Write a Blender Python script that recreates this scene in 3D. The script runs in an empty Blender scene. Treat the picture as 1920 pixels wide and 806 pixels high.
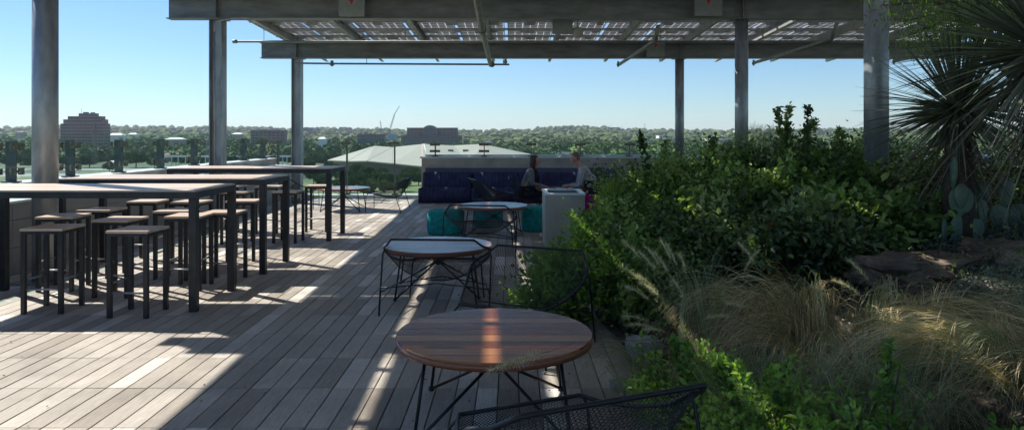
import bpy, bmesh, math, random
import numpy as np
from mathutils import Vector, Matrix
R = math.radians
rnd = random.Random(7)
rng = np.random.default_rng(7)
S = bpy.context.scene
COL = S.collection

# ------------------------------------------------------------------ camera
CH, HY, F = 1.6, 254.0, 1330.0        # eye height (m), horizon row, focal length in photo pixels
cam = bpy.data.objects.new('camera', bpy.data.cameras.new('camera')); COL.objects.link(cam)
cam.location = (0, 0, CH); cam.rotation_euler = (R(90), 0, 0)
cam.data.sensor_width = 36.0; cam.data.lens = 36.0 * F / 1920.0
cam.data.shift_y = -(403.0 - HY) / 1920.0
cam.data.clip_start = 0.05; cam.data.clip_end = 20000
S.camera = cam
# ------------------------------------------------------------------ light
SV = Vector((.93, -.64, -1.09)).normalized()          # way the sunlight travels
elev = math.asin(-SV.z); az = math.atan2(-SV.x, -SV.y) # azimuth of the sun from +Y towards +X
w = bpy.data.worlds.new('World'); S.world = w; w.use_nodes = True
nt = w.node_tree; sk = nt.nodes.new('ShaderNodeTexSky'); sk.sky_type = 'NISHITA'; sk.sun_disc = False
sk.sun_elevation = elev; sk.sun_rotation = az; sk.altitude = 0; sk.air_density = 1.0; sk.dust_density = 0.0; sk.ozone_density = 2.0
tn_ = nt.nodes.new('ShaderNodeVectorMath'); tn_.operation = 'MULTIPLY'; tn_.inputs[1].default_value = (.75, .96, 1.20)
nt.links.new(sk.outputs[0], tn_.inputs[0]); nt.links.new(tn_.outputs[0], nt.nodes['Background'].inputs[0]); nt.nodes['Background'].inputs[1].default_value = 0.054
sun = bpy.data.objects.new('sun', bpy.data.lights.new('sun', 'SUN')); COL.objects.link(sun)
sun.data.energy = 3.45; sun.data.angle = R(.5); sun.data.color = (1, .95, .87)
sun.rotation_euler = SV.to_track_quat('-Z', 'Y').to_euler(); sun.location = (-20, 14, 30)
S.view_settings.view_transform = 'Standard'; S.view_settings.look = 'None'
S.view_settings.exposure = 1.04; S.view_settings.gamma = 1
S.cycles.max_bounces = 8; S.cycles.transparent_max_bounces = 24; S.cycles.volume_bounces = 0
S.cycles.use_adaptive_sampling = True; S.cycles.use_denoising = True

# ------------------------------------------------------------------ helpers
def fl(x, y, z=0.0):
    """point on a level plane of height z seen at photo pixel x, y"""
    d = F * (CH - z) / (y - HY); return ((x - 960) * d / F, d, z)
def at(x, y, d):
    return ((x - 960) * d / F, d, CH - (y - HY) * d / F)
def tag(o, label=None, cat=None, group=None, kind=None):
    if label: o['label'] = label
    if cat: o['category'] = cat
    if group: o['group'] = group
    if kind: o['kind'] = kind
    return o
def empty(name, loc, label, cat, group=None, rz=0, kind=None):
    o = bpy.data.objects.new(name, None); COL.objects.link(o); o.location = loc; o.rotation_euler = (0, 0, rz)
    o.empty_display_size = .1
    return tag(o, label, cat, group, kind)
def children(o): return [c for c in o.children]
def copy_tree(o, parent=None, swap=None):
    c = o.copy(); COL.objects.link(c); c.parent = parent
    for ch in children(o): copy_tree(ch, c)
    return c

class MB:
    def __init__(s): s.v = []; s.f = []; s.c = []; s.n = 0; s.cur = None; s.sm = []
    def add(s, v, f, smooth=False):
        n = s.n; s.v.extend([tuple(p) for p in v]); s.f.extend([tuple(i + n for i in q) for q in f]); s.n += len(v)
        s.c.extend([s.cur] * len(f)); s.sm.extend([smooth] * len(f)); return s
    def box(s, x0, x1, y0, y1, z0, z1):
        v = [(x0,y0,z0),(x1,y0,z0),(x1,y1,z0),(x0,y1,z0),(x0,y0,z1),(x1,y0,z1),(x1,y1,z1),(x0,y1,z1)]
        return s.add(v, [(0,3,2,1),(4,5,6,7),(0,1,5,4),(1,2,6,5),(2,3,7,6),(3,0,4,7)])
    def prism(s, pts, z0, z1):
        n = len(pts); v = [(p[0],p[1],z0) for p in pts] + [(p[0],p[1],z1) for p in pts]
        return s.add(v, [tuple(range(n-1,-1,-1)), tuple(range(n, 2*n))] + [(i,(i+1)%n,(i+1)%n+n,i+n) for i in range(n)])
    def section(s, prof, a, b, up=(0,0,1)):
        """extrude a 2-D profile (side, up) from a to b"""
        a = Vector(a); b = Vector(b); d = (b-a).normalized(); side = d.cross(Vector(up)).normalized(); u = side.cross(d)
        n = len(prof); v = [a + side*p[0] + u*p[1] for p in prof] + [b + side*p[0] + u*p[1] for p in prof]
        return s.add(v, [tuple(range(n)), tuple(range(2*n-1, n-1, -1))] + [(i, i+n, (i+1)%n+n, (i+1)%n) for i in range(n)])
    def bar(s, a, b, w, h=None):
        h = h or w; return s.section([(-w/2,-h/2),(w/2,-h/2),(w/2,h/2),(-w/2,h/2)], a, b, (0,0,1) if abs((Vector(b)-Vector(a)).normalized().z) < .9 else (0,1,0))
    def tube(s, pts, r, n=8, closed=False, caps=True):
        pts = [Vector(p) for p in pts]; m = len(pts); rr = r if hasattr(r, '__len__') else [r]*m
        prev = None; rings = []
        for i, p in enumerate(pts):
            a = pts[i-1] if (i > 0 or closed) else p; b = pts[(i+1) % m] if (i < m-1 or closed) else p
            t = (b - a).normalized() if (b-a).length > 1e-9 else Vector((0,0,1))
            if prev is None: u = t.orthogonal().normalized()
            else:
                u = prev - t*prev.dot(t); u = u.normalized() if u.length > 1e-6 else t.orthogonal().normalized()
            prev = u; w_ = t.cross(u)
            rings.append([p + (u*math.cos(2*math.pi*k/n) + w_*math.sin(2*math.pi*k/n))*rr[i] for k in range(n)])
        v = [q for g in rings for q in g]; f = []
        for i in range(m if closed else m-1):
            j = (i+1) % m
            for k in range(n): f.append((i*n+k, i*n+(k+1)%n, j*n+(k+1)%n, j*n+k))
        if caps and not closed: f += [tuple(range(n-1,-1,-1)), tuple((m-1)*n+k for k in range(n))]
        return s.add(v, f, n > 5)
    def lathe(s, prof, n=24, c=(0,0)):
        v = []; f = []
        for r, z in prof: v += [(c[0]+r*math.cos(2*math.pi*k/n), c[1]+r*math.sin(2*math.pi*k/n), z) for k in range(n)]
        for i in range(len(prof)-1):
            for k in range(n): f.append((i*n+k, i*n+(k+1)%n, (i+1)*n+(k+1)%n, (i+1)*n+k))
        f += [tuple(range(n-1,-1,-1)), tuple((len(prof)-1)*n+k for k in range(n))]
        return s.add(v, f, True)
    def build(s, name, mat, parent=None, world=True, bevel=0):
        me = bpy.data.meshes.new(name); v = s.v
        if parent is not None and world:
            l = parent.location
            q = parent
            while q.parent is not None: q = q.parent; l = l + q.location
            v = [(p[0]-l[0], p[1]-l[1], p[2]-l[2]) for p in v]
        me.from_pydata(v, [], s.f); me.update()
        me.polygons.foreach_set('use_smooth', s.sm)
        if any(c is not None for c in s.c):
            a = me.attributes.new('tone', 'FLOAT', 'FACE'); a.data.foreach_set('value', [c or 0 for c in s.c])
        o = bpy.data.objects.new(name, me); COL.objects.link(o); o.parent = parent
        me.materials.append(mat)
        if bevel:
            b = o.modifiers.new('bevel', 'BEVEL'); b.width = bevel; b.segments = 2; b.limit_method = 'ANGLE'
        return o

def npmesh(name, V, Fq, mat, parent=None, tone=None, smooth=False):
    """V (n,3), Fq (m,k) arrays -> object"""
    me = bpy.data.meshes.new(name); V = np.asarray(V, np.float32); Fq = np.asarray(Fq, np.int32); m, k = Fq.shape
    me.vertices.add(len(V)); me.vertices.foreach_set('co', V.ravel())
    me.loops.add(m*k); me.loops.foreach_set('vertex_index', Fq.ravel())
    me.polygons.add(m); me.polygons.foreach_set('loop_start', np.arange(0, m*k, k, dtype=np.int32))
    try: me.polygons.foreach_set('loop_total', np.full(m, k, np.int32))
    except Exception: pass
    me.polygons.foreach_set('use_smooth', np.full(m, smooth, bool))
    me.update(calc_edges=True)
    if tone is not None:
        a = me.attributes.new('tone', 'FLOAT', 'FACE'); a.data.foreach_set('value', np.asarray(tone, np.float32))
    o = bpy.data.objects.new(name, me); COL.objects.link(o); o.parent = parent; me.materials.append(mat)
    return o

def unit(a): return a / np.maximum(np.linalg.norm(a, axis=1, keepdims=True), 1e-9)
def leaves(P, D, L, W, tone, flat=.5):
    """folded six-point leaves: base P, direction D, length L, width W"""
    n = len(P); D = unit(D); rv = rng.normal(size=(n,3)); rv[:,2] = np.abs(rv[:,2]) + flat*2
    N = unit(rv - D*np.sum(rv*D, 1, keepdims=True)); Sd = np.cross(D, N)
    L = np.broadcast_to(L, (n,))[:,None]; W = np.broadcast_to(W, (n,))[:,None]
    up = N*W*.28; dr = -N*L*.12
    pts = [P, P+D*L*.28-Sd*W*.44+up, P+D*L*.66-Sd*W*.38+up+dr*.5, P+D*L+dr, P+D*L*.66+Sd*W*.38+up+dr*.5, P+D*L*.28+Sd*W*.44+up]
    V = np.stack(pts, 1).reshape(-1, 3); b = np.arange(n)[:,None]*6
    Fq = np.concatenate([b + np.array([[0,3,2,1]]), b + np.array([[0,5,4,3]])], 0)
    return V, Fq, np.concatenate([tone, tone])
def blades(B, T, H, W, tone, seg=7, droop=1.0):
    """grass ribbons: from B, ends at T, lifted by H in the middle; W width"""
    n = len(B); t = np.linspace(0, 1, seg+1); Vs = []
    d = unit(T - B); side = unit(np.cross(d, np.array([[0,0,1.]])) + 1e-4)
    az_ = rng.uniform(-.9,.9,(n,1)); side = side*np.cos(az_) + np.array([[0,0,1.]])*np.sin(az_)
    for k in t:
        c = B*(1-k) + T*k; c = c + np.array([[0,0,1.]])*(H[:,None]*(4*k*(1-k))**.8 if droop else 0)
        wv = (W[:,None]*(1-k*.92))*.5
        Vs += [c - side*wv, c + side*wv]
    V = np.stack(Vs, 1).reshape(-1,3); m = 2*(seg+1); b = np.arange(n)[:,None]*m
    Fq = np.concatenate([b + np.array([[2*i,2*i+1,2*i+3,2*i+2]]) for i in range(seg)], 0)
    return V, Fq, np.tile(tone, seg)
def join(parts):
    V = []; Fq = []; T = []; n = 0
    for v, f, t in parts: V.append(v); Fq.append(f+n); T.append(t); n += len(v)
    return np.concatenate(V), np.concatenate(Fq), np.concatenate(T)

# ------------------------------------------------------------------ materials
def mat(name, color, rough=.6, metal=0, noise=0, nscale=8, color2=None, bump=0, spec=.5, bscale=None, stretch=None, coord='Object'):
    m = bpy.data.materials.new(name); m.use_nodes = True; n = m.node_tree.nodes; l = m.node_tree.links; b = n['Principled BSDF']
    b.inputs['Base Color'].default_value = (*color, 1); b.inputs['Roughness'].default_value = rough; b.inputs['Metallic'].default_value = metal
    b.inputs['Specular IOR Level'].default_value = spec
    if noise or color2 or bump:
        tc = n.new('ShaderNodeTexCoord'); mp = n.new('ShaderNodeMapping'); l.new(tc.outputs[coord], mp.inputs[0])
        if stretch: mp.inputs['Scale'].default_value = stretch
        nz = n.new('ShaderNodeTexNoise'); nz.inputs['Scale'].default_value = nscale; nz.inputs['Detail'].default_value = 6; nz.inputs['Roughness'].default_value = .62
        l.new(mp.outputs[0], nz.inputs[0])
        c2 = color2 or tuple(c*(1-noise) for c in color); c1 = color if color2 else tuple(min(1, c*(1+noise)) for c in color)
        r = n.new('ShaderNodeValToRGB'); r.color_ramp.elements[0].position = .33; r.color_ramp.elements[1].position = .67
        r.color_ramp.elements[0].color = (*c2, 1); r.color_ramp.elements[1].color = (*c1, 1)
        l.new(nz.outputs[0], r.inputs[0]); l.new(r.outputs[0], b.inputs['Base Color'])
        if bump:
            nb = n.new('ShaderNodeTexNoise'); nb.inputs['Scale'].default_value = bscale or nscale*3; nb.inputs['Detail'].default_value = 5
            l.new(mp.outputs[0], nb.inputs[0]); bp = n.new('ShaderNodeBump'); bp.inputs['Strength'].default_value = bump; bp.inputs['Distance'].default_value = .02
            l.new(nb.outputs[0], bp.inputs['Height']); l.new(bp.outputs[0], b.inputs['Normal'])
    return m
def toned(name, stops, rough=.6, trans=0, grain=None, spec=.5, nz_amt=.25, nz_scale=20, bump=0):
    """colour from the per-face 'tone' attribute through a ramp, with noise on top"""
    m = bpy.data.materials.new(name); m.use_nodes = True; n = m.node_tree.nodes; l = m.node_tree.links; b = n['Principled BSDF']
    at_ = n.new('ShaderNodeAttribute'); at_.attribute_name = 'tone'
    r = n.new('ShaderNodeValToRGB'); e = r.color_ramp.elements
    while len(e) < len(stops): e.new(.5)
    for i, (p, c) in enumerate(stops): e[i].position = p; e[i].color = (*c, 1)
    l.new(at_.outputs['Fac'], r.inputs[0])
    tc = n.new('ShaderNodeTexCoord'); mp = n.new('ShaderNodeMapping'); l.new(tc.outputs['Object'], mp.inputs[0])
    if grain: mp.inputs['Scale'].default_value = grain
    nz = n.new('ShaderNodeTexNoise'); nz.inputs['Scale'].default_value = nz_scale; nz.inputs['Detail'].default_value = 5; nz.inputs['Roughness'].default_value = .7
    l.new(mp.outputs[0], nz.inputs[0])
    mr = n.new('ShaderNodeMapRange'); mr.inputs[1].default_value = .25; mr.inputs[2].default_value = .75; mr.inputs[3].default_value = 1-nz_amt; mr.inputs[4].default_value = 1+nz_amt
    l.new(nz.outputs[0], mr.inputs[0]); mx = n.new('ShaderNodeVectorMath'); mx.operation = 'SCALE'
    l.new(r.outputs[0], mx.inputs[0]); l.new(mr.outputs[0], mx.inputs['Scale']); l.new(mx.outputs[0], b.inputs['Base Color'])
    b.inputs['Roughness'].default_value = rough; b.inputs['Specular IOR Level'].default_value = spec
    if bump:
        bp = n.new('ShaderNodeBump'); bp.inputs['Strength'].default_value = bump; bp.inputs['Distance'].default_value = .01
        l.new(nz.outputs[0], bp.inputs['Height']); l.new(bp.outputs[0], b.inputs['Normal'])
    if trans:
        t = n.new('ShaderNodeBsdfTranslucent'); ms = n.new('ShaderNodeMixShader'); ms.inputs[0].default_value = trans
        hs = n.new('ShaderNodeVectorMath'); hs.operation = 'MULTIPLY'; hs.inputs[1].default_value = (1.5, 1.7, .6)
        l.new(mx.outputs[0], hs.inputs[0]); l.new(hs.outputs[0], t.inputs[0])
        l.new(b.outputs[0], ms.inputs[1]); l.new(t.outputs[0], ms.inputs[2]); l.new(ms.outputs[0], n['Material Output'].inputs[0])
    return m
M = {}
M['deck'] = toned('weathered_deck', [(0,(.20,.155,.115)),(.35,(.355,.31,.252)),(.7,(.51,.46,.39)),(1,(.76,.725,.65))], rough=.62, grain=(60,4,60), nz_amt=.28, nz_scale=1.6, bump=.25)
def stain(m, sc, lo, hi):
    n = m.node_tree.nodes; l = m.node_tree.links; b = n['Principled BSDF']; src = b.inputs['Base Color'].links[0].from_socket
    tc = n.new('ShaderNodeTexCoord'); nz = n.new('ShaderNodeTexNoise'); nz.inputs['Scale'].default_value = sc; nz.inputs['Detail'].default_value = 7; nz.inputs['Roughness'].default_value = .7; l.new(tc.outputs['Object'], nz.inputs[0])
    mr = n.new('ShaderNodeMapRange'); mr.inputs[1].default_value = .35; mr.inputs[2].default_value = .65; mr.inputs[3].default_value = lo; mr.inputs[4].default_value = hi; l.new(nz.outputs[0], mr.inputs[0])
    mx = n.new('ShaderNodeVectorMath'); mx.operation = 'SCALE'; l.new(src, mx.inputs[0]); l.new(mr.outputs[0], mx.inputs['Scale']); l.new(mx.outputs[0], b.inputs['Base Color'])
    rr = n.new('ShaderNodeMapRange'); rr.inputs[1].default_value = .35; rr.inputs[2].default_value = .65; rr.inputs[3].default_value = .48; rr.inputs[4].default_value = .75; l.new(nz.outputs[0], rr.inputs[0]); l.new(rr.outputs[0], b.inputs['Roughness'])
stain(M['deck'], 1.7, .80, 1.12)
M['bartop'] = toned('bar_top_wood', [(0,(.50,.37,.27)),(1,(.72,.59,.47))], rough=.45, grain=(3,50,50), nz_amt=.2, nz_scale=2)
M['redwood'] = toned('oiled_hardwood', [(0,(.13,.042,.024)),(.5,(.25,.085,.042)),(1,(.42,.19,.085))], spec=.7, rough=.2, grain=(3,45,45), nz_amt=.3, nz_scale=2)
M['darksteel'] = mat('dark_steel', (.035,.037,.042), .42, .3, noise=.3, nscale=14)
M['wire'] = mat('black_wire', (.018,.02,.024), .4, .3, noise=.2, nscale=20)
M['galv'] = mat('galvanised_steel', (.42,.45,.47), .42, .5, nscale=6, color2=(.21,.23,.25), stretch=(1,1,.35))
M['beam'] = mat('painted_beam', (.27,.285,.285), .5, .1, nscale=4, color2=(.15,.16,.16), stretch=(.5,1,2))
M['rail'] = mat('aluminium_rail', (.46,.46,.45), .45, .4, noise=.25, nscale=6)
M['purlin'] = mat('pale_purlin', (.42,.43,.42), .5, .35, noise=.2, nscale=4)
M['pipe'] = mat('painted_pipe', (.22,.235,.21), .5, .2, noise=.3, nscale=9)
M['boxgrey'] = mat('junction_box', (.27,.29,.28), .5, .1, noise=.15, nscale=8)
M['red'] = mat('red_mark', (.55,.02,.02), .5)
M['concrete'] = mat('parapet_concrete', (.52,.47,.41), .85, nscale=2.2, color2=(.32,.285,.25), bump=.2, bscale=40)
M['panelgrey'] = mat('grey_wall_panel', (.26,.265,.265), .6, noise=.12, nscale=3, bump=.08)
M['coping'] = mat('pale_coping', (.62,.64,.64), .55, noise=.1, nscale=5)
M['planter'] = mat('planter_metal', (.43,.44,.385), .55, noise=.10, nscale=2.5, bump=.05)
M['planter_rim'] = mat('planter_rim', (.75,.82,.84), .4, .2, noise=.08)
M['navy'] = mat('navy_fabric', (.036,.040,.105), .75, noise=.35, nscale=5, bump=.2, bscale=60, spec=.3)
M['teal'] = mat('teal_knit', (.018,.30,.30), .9, noise=.35, nscale=18, bump=.5, bscale=60, spec=.2)
M['magenta'] = mat('magenta_knit', (.5,.02,.26), .9, noise=.3, nscale=18, bump=.4, bscale=60, spec=.2)
M['skin'] = mat('skin', (.50,.27,.20), .5, noise=.1, nscale=6)
M['hair_dark'] = mat('dark_hair', (.05,.022,.018), .45, noise=.4, nscale=40)
M['hair_grey'] = mat('short_brown_hair', (.22,.11,.08), .6, noise=.3, nscale=40)
M['cardigan'] = mat('grey_cardigan', (.16,.165,.18), .85, noise=.45, nscale=30)
M['blacktop'] = mat('black_top', (.02,.02,.024), .8, noise=.2)
M['checkshirt'] = mat('check_shirt', (.62,.64,.64), .8, nscale=60, color2=(.16,.19,.22))
M['trousers'] = mat('dark_trousers', (.03,.033,.045), .8, noise=.3, nscale=10)
M['eye'] = mat('eye_white', (.7,.7,.7), .3); M['paper'] = mat('paper', (.75,.74,.70), .7, noise=.05)
M['soil'] = mat('mulch_soil', (.19,.15,.12), .95, nscale=14, color2=(.06,.048,.038), bump=.9, bscale=40)
M['rock'] = mat('limestone', (.30,.225,.16), .9, nscale=7, color2=(.11,.085,.07), bump=.8, bscale=9)
M['stone'] = mat('pale_stone', (.30,.33,.30), .85, nscale=9, color2=(.22,.24,.22), bump=.4, bscale=20)
M['bark'] = mat('bark', (.10,.075,.055), .9, noise=.4, nscale=25, bump=.5)
G = lambda a, b, c: [(0, a), (.5, b), (1, c)]
M['leafdark'] = toned('dark_leaf', G((.030,.055,.024),(.125,.19,.075),(.36,.43,.19)), .36, .28, nz_amt=.2, nz_scale=9)  # dark and mid leaf ramps spread wide to paint highlights and dark gaps
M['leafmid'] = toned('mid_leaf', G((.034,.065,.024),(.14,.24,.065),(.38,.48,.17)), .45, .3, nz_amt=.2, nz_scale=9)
M['leafbright'] = toned('bright_leaf', G((.07,.14,.03),(.17,.30,.06),(.34,.48,.12)), .45, .35, nz_amt=.2, nz_scale=9)  # the plants' own bright green, also standing in for sunlight on foliage
M['leafgrey'] = toned('silver_leaf', G((.07,.09,.075),(.16,.19,.165),(.33,.36,.32)), .6, .1, nz_amt=.2, nz_scale=9)
M['flower'] = toned('red_flower', G((.30,.03,.01),(.42,.06,.02),(.5,.12,.04)), .6, .2)
M['yucca'] = toned('yucca_leaf', G((.05,.07,.05),(.12,.145,.11),(.32,.34,.26)), .42, .12, nz_amt=.2, nz_scale=9)
M['yuccadead'] = toned('dead_yucca_leaf', G((.06,.045,.035),(.14,.11,.08),(.30,.25,.18)), .7, .1)
M['drygrass'] = toned('dry_grass', G((.24,.17,.085),(.56,.43,.25),(.88,.74,.48)), .6, .25, nz_amt=.2, nz_scale=5)
M['greengrass'] = toned('grey_green_grass', G((.11,.14,.08),(.27,.31,.18),(.48,.50,.33)), .6, .25, nz_amt=.2, nz_scale=5)
M['plume'] = toned('grass_plume', G((.40,.36,.28),(.62,.57,.47),(.80,.76,.66)), .8, .4)
M['cactus'] = mat('cactus_pad', (.20,.29,.21), .5, nscale=9, color2=(.11,.18,.13), bump=.25, bscale=30)
def glass_mat(name, tint, refl=.12, clear=.9):
    m = bpy.data.materials.new(name); m.use_nodes = True; n = m.node_tree.nodes; l = m.node_tree.links
    n.remove(n['Principled BSDF']); t = n.new('ShaderNodeBsdfTransparent'); t.inputs[0].default_value = (*tint, 1)
    g = n.new('ShaderNodeBsdfGlossy'); g.inputs['Roughness'].default_value = .04; g.inputs[0].default_value = (.9,.95,.95,1)
    fr = n.new('ShaderNodeFresnel'); fr.inputs[0].default_value = 1.33; ms = n.new('ShaderNodeMixShader')
    ge = n.new('ShaderNodeNewGeometry'); inv = n.new('ShaderNodeMath'); inv.operation = 'SUBTRACT'; inv.inputs[0].default_value = 1; l.new(ge.outputs['Backfacing'], inv.inputs[1])
    ml = n.new('ShaderNodeMath'); ml.operation = 'MULTIPLY'; l.new(fr.outputs[0], ml.inputs[0]); l.new(inv.outputs[0], ml.inputs[1])
    l.new(ml.outputs[0], ms.inputs[0]); l.new(t.outputs[0], ms.inputs[1]); l.new(g.outputs[0], ms.inputs[2]); l.new(ms.outputs[0], n['Material Output'].inputs[0])
    return m
M['sunlit_coping_strip'] = mat('sunlit_coping_strip', (.8,.8,.78), .4)
M['glass'] = glass_mat('railing_glass', (.88,.965,.95))
# solar module: dark cells, pale seams, both made translucent to fill the shade below
def module_mat():
    m = bpy.data.materials.new('solar_cells'); m.use_nodes = True; n = m.node_tree.nodes; l = m.node_tree.links; b = n['Principled BSDF']
    tc = n.new('ShaderNodeTexCoord'); sx = n.new('ShaderNodeSeparateXYZ'); l.new(tc.outputs['Object'], sx.inputs[0])
    def seam(out, pitch, width):
        a = n.new('ShaderNodeMath'); a.operation = 'PINGPONG'; a.inputs[1].default_value = pitch/2; l.new(out, a.inputs[0])
        c = n.new('ShaderNodeMath'); c.operation = 'LESS_THAN'; c.inputs[1].default_value = width/2; l.new(a.outputs[0], c.inputs[0]); return c
    s1 = seam(sx.outputs[0], .172, .012); s2 = seam(sx.outputs[1], .172, .012)
    mx = n.new('ShaderNodeMath'); mx.operation = 'MAXIMUM'; l.new(s1.outputs[0], mx.inputs[0]); l.new(s2.outputs[0], mx.inputs[1])
    nz = n.new('ShaderNodeTexNoise'); nz.inputs['Scale'].default_value = 3; l.new(tc.outputs['Object'], nz.inputs[0])
    r = n.new('ShaderNodeValToRGB'); r.color_ramp.elements[0].color = (.012,.018,.035,1); r.color_ramp.elements[1].color = (.035,.06,.12,1); l.new(nz.outputs[0], r.inputs[0]); l.new(r.outputs[0], b.inputs['Base Color'])
    b.inputs['Roughness'].default_value = .25
    t = n.new('ShaderNodeBsdfTranslucent'); t.inputs[0].default_value = (.85,.87,.89,1)
    ms = n.new('ShaderNodeMixShader'); tl = n.new('ShaderNodeBsdfTranslucent'); tl.inputs[0].default_value = (.70,.68,.66,1); m2 = n.new('ShaderNodeMixShader'); m2.inputs[0].default_value = .20
    l.new(b.outputs[0], m2.inputs[1]); l.new(tl.outputs[0], m2.inputs[2])
    l.new(mx.outputs[0], ms.inputs[0]); l.new(m2.outputs[0], ms.inputs[1]); l.new(t.outputs[0], ms.inputs[2])
    l.new(ms.outputs[0], n['Material Output'].inputs[0]); return m
M['cells'] = module_mat()

# ------------------------------------------------------------------ terrace floor and soil
def edge(y):      # where the planting starts
    return .82 + (0 if y < 7 else min(1, (y-7)/5)*.9) + .08*math.sin(y*1.7)
def zt(x, y):     # height of the planted mound
    t = max(0, x - edge(y)); a = min(1, t/3.2); a = a*a*(3-2*a)
    return .012 + .78*a + .03*math.sin(3.1*x+1.3*y)*min(1, t) + .02*math.sin(7*x-5*y)*min(1, t)
DY0, DY1 = -1.6, 18.3
mb = MB(); P_ = .61; bw = .131
ny = int((DY1-DY0)/P_)+1
x0 = -5.72
rt_ = [rnd.gauss(0,.22) for _ in range(200)]
for i in range(int((1.9+2.3-x0)/bw)):
    xa = x0 + i*bw
    for j in range(ny):
        ya = DY0 + j*P_; yb = min(ya+P_, DY1)
        if yb - ya < .05: continue
        if xa > edge(ya) + .5: continue
        mb.cur = min(1, max(0, (.5 + .55*rnd.gauss(0, .22) + .45*rt_[i] + (.28 if rnd.random() < .12 else 0)))); dz = rnd.uniform(-.0012, .0012)
        a, b_, c, d = xa+.0035, xa+bw-.0035, ya+.002, yb-.002
        mb.add([(a,c,-.025+dz),(b_,c,-.025+dz),(b_,d,-.025+dz),(a,d,-.025+dz),(a,c,dz-.002),(b_,c,dz-.002),(b_,d,dz-.002),(a,d,dz-.002),
                (a+.003,c+.002,dz),(b_-.003,c+.002,dz),(b_-.003,d-.002,dz),(a+.003,d-.002,dz)],
               [(8,9,10,11),(4,5,9,8),(5,6,10,9),(6,7,11,10),(7,4,8,11),(0,1,5,4),(1,2,6,5),(2,3,7,6),(3,0,4,7)])
tag(mb.build('deck_floor', M['deck']), kind='structure')
mb = MB(); mb.box(-6.6, 13, -2.2, 18.75, -.6, -.03); tag(mb.build('roof_slab', mat('slab', (.05,.048,.045), .9, noise=.2)), kind='structure')
# soil sheet
gx = np.linspace(0, 1, 90); gy = np.linspace(-1.5, 18.0, 150); V = []; 
for y in gy:
    for t in gx:
        x = edge(y) + t*t*(12.5-edge(y)); V.append((x, y, zt(x, y) + (rnd.uniform(-.012,.012) if t > 0 else 0)))
n1 = len(gx); Fq = [(j*n1+i, j*n1+i+1, (j+1)*n1+i+1, (j+1)*n1+i) for j in range(len(gy)-1) for i in range(n1-1)]
tag(npmesh('soil', V, Fq, M['soil'], smooth=True), kind='structure')

# ------------------------------------------------------------------ solar canopy
CX, CY = (-5.1, 3.98), (7.75, 12.3, 16.85)
def zr(y): return 4.464 - .04*y               # underside of the purlins
canopy = empty('solar_canopy', (-.5, 12.3, 0), 'grey steel canopy of columns, beams and blue-black solar panels over the terrace', 'canopy')
def hprof(w, d, tf=.014, tw=.010):
    return [(-w/2,0),(w/2,0),(w/2,tf),(tw/2,tf),(tw/2,d-tf),(w/2,d-tf),(w/2,d),(-w/2,d),(-w/2,d-tf),(-tw/2,d-tf),(-tw/2,tf),(-w/2,tf)]
for yi, y in enumerate(CY):
    zb = {0: 3.79, 1: 3.607, 2: 3.424}[yi]; 
    m = MB(); m.section(hprof(.22, .36), (-5.95, y, zb), (12.5, y, zb)); b = m.build('beam', M['beam'], canopy)
    for x in list(CX):
        for sgn in (-1, 1):
            st = MB()
            st.box(x-.006, x+.006, y+sgn*.058-.05, y+sgn*.058+.05, zb+.016, zb+.344)
            if x > 0:
                st.box(x-.11, x+.11, y-.012-.006*0 - .008, y-.007, zb+.05, zb+.31) if sgn < 0 else None
                if sgn < 0:
                    for bx_ in (-.06, .06):
                        for bz in (.09,.15,.21,.27): st.tube([(x+bx_, y-.020, zb+bz), (x+bx_, y-.034, zb+bz)], .012, 6)
            st.build('stiffener', M['beam'], b)
    for xi, x in enumerate(CX):
        m = MB()
        if xi == 0 and yi > 0:
            # H-section column, flanges facing left and right
            pr = [(-.11,-.11),(.11,-.11),(.11,-.094),(.006,-.094),(.006,.094),(.11,.094),(.11,.11),(-.11,.11),(-.11,.094),(-.006,.094),(-.006,-.094),(-.11,-.094)]
            pr = [(b_, a) for a, b_ in pr]
            m.prism([(x+a, y+c) for a, c in [(-.11,-.11),(-.095,-.11),(-.095,-.006),(.095,-.006),(.095,-.11),(.11,-.11),(.11,.11),(.095,.11),(.095,.006),(-.095,.006),(-.095,.11),(-.11,.11)]], 0, zb-.012)
        else:
            r = .125 if yi == 0 else (.112 if yi == 1 else .105)
            m.tube([(x, y, 0 if x < 0 else zt(x, y)-.1), (x, y, zb-.012)], r, 40)
        c = m.build('column', M['galv'], canopy)
        m = MB(); m.box(x-.16, x+.16, y-.16, y+.16, zb-.012, zb-.001); m.build('cap_plate', M['beam'], c)
        if x < 0: m = MB(); m.box(x-.2, x+.2, y-.2, y+.2, .001, .018); m.build('base_plate', M['beam'], c)
PX = [-5.19 + 1.56*i for i in range(12)]
for x in PX:
    m = MB()
    cp = [(-.035,0),(.035,0),(.035,.012),(-.025,.012),(-.025,.168),(.035,.168),(.035,.18),(-.035,.18)]
    m.section(cp, (x, -2.0, zr(-2)), (x, 19.95, zr(19.95))); m.build('purlin', M['purlin'], canopy)
ROWS = [14.92 + 1.76*k for k in range(-10, 3)]; rows_y = sorted(ROWS)
for y in rows_y:
    for dy in (.42, 1.30):
        m = MB(); zz = zr(y+dy)+.182
        m.section([(-.028,0),(.028,0),(.028,.05),(-.028,.05)], (-5.68, y+dy, zz), (12.3, y+dy, zz))
        o = m.build('rail', M['rail'], canopy)
        if 13.5 < y < 19:
            x = -5.2
            while x < 9:
                wq = rnd.uniform(.12,.25)
                m = MB(); m.box(x, x+wq, y+dy-.07, y+dy-.035, zz-.06, zz+.045); m.build('clamp', M['rail'], canopy)
                x += rnd.choice([.72,.78,.9])
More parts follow.
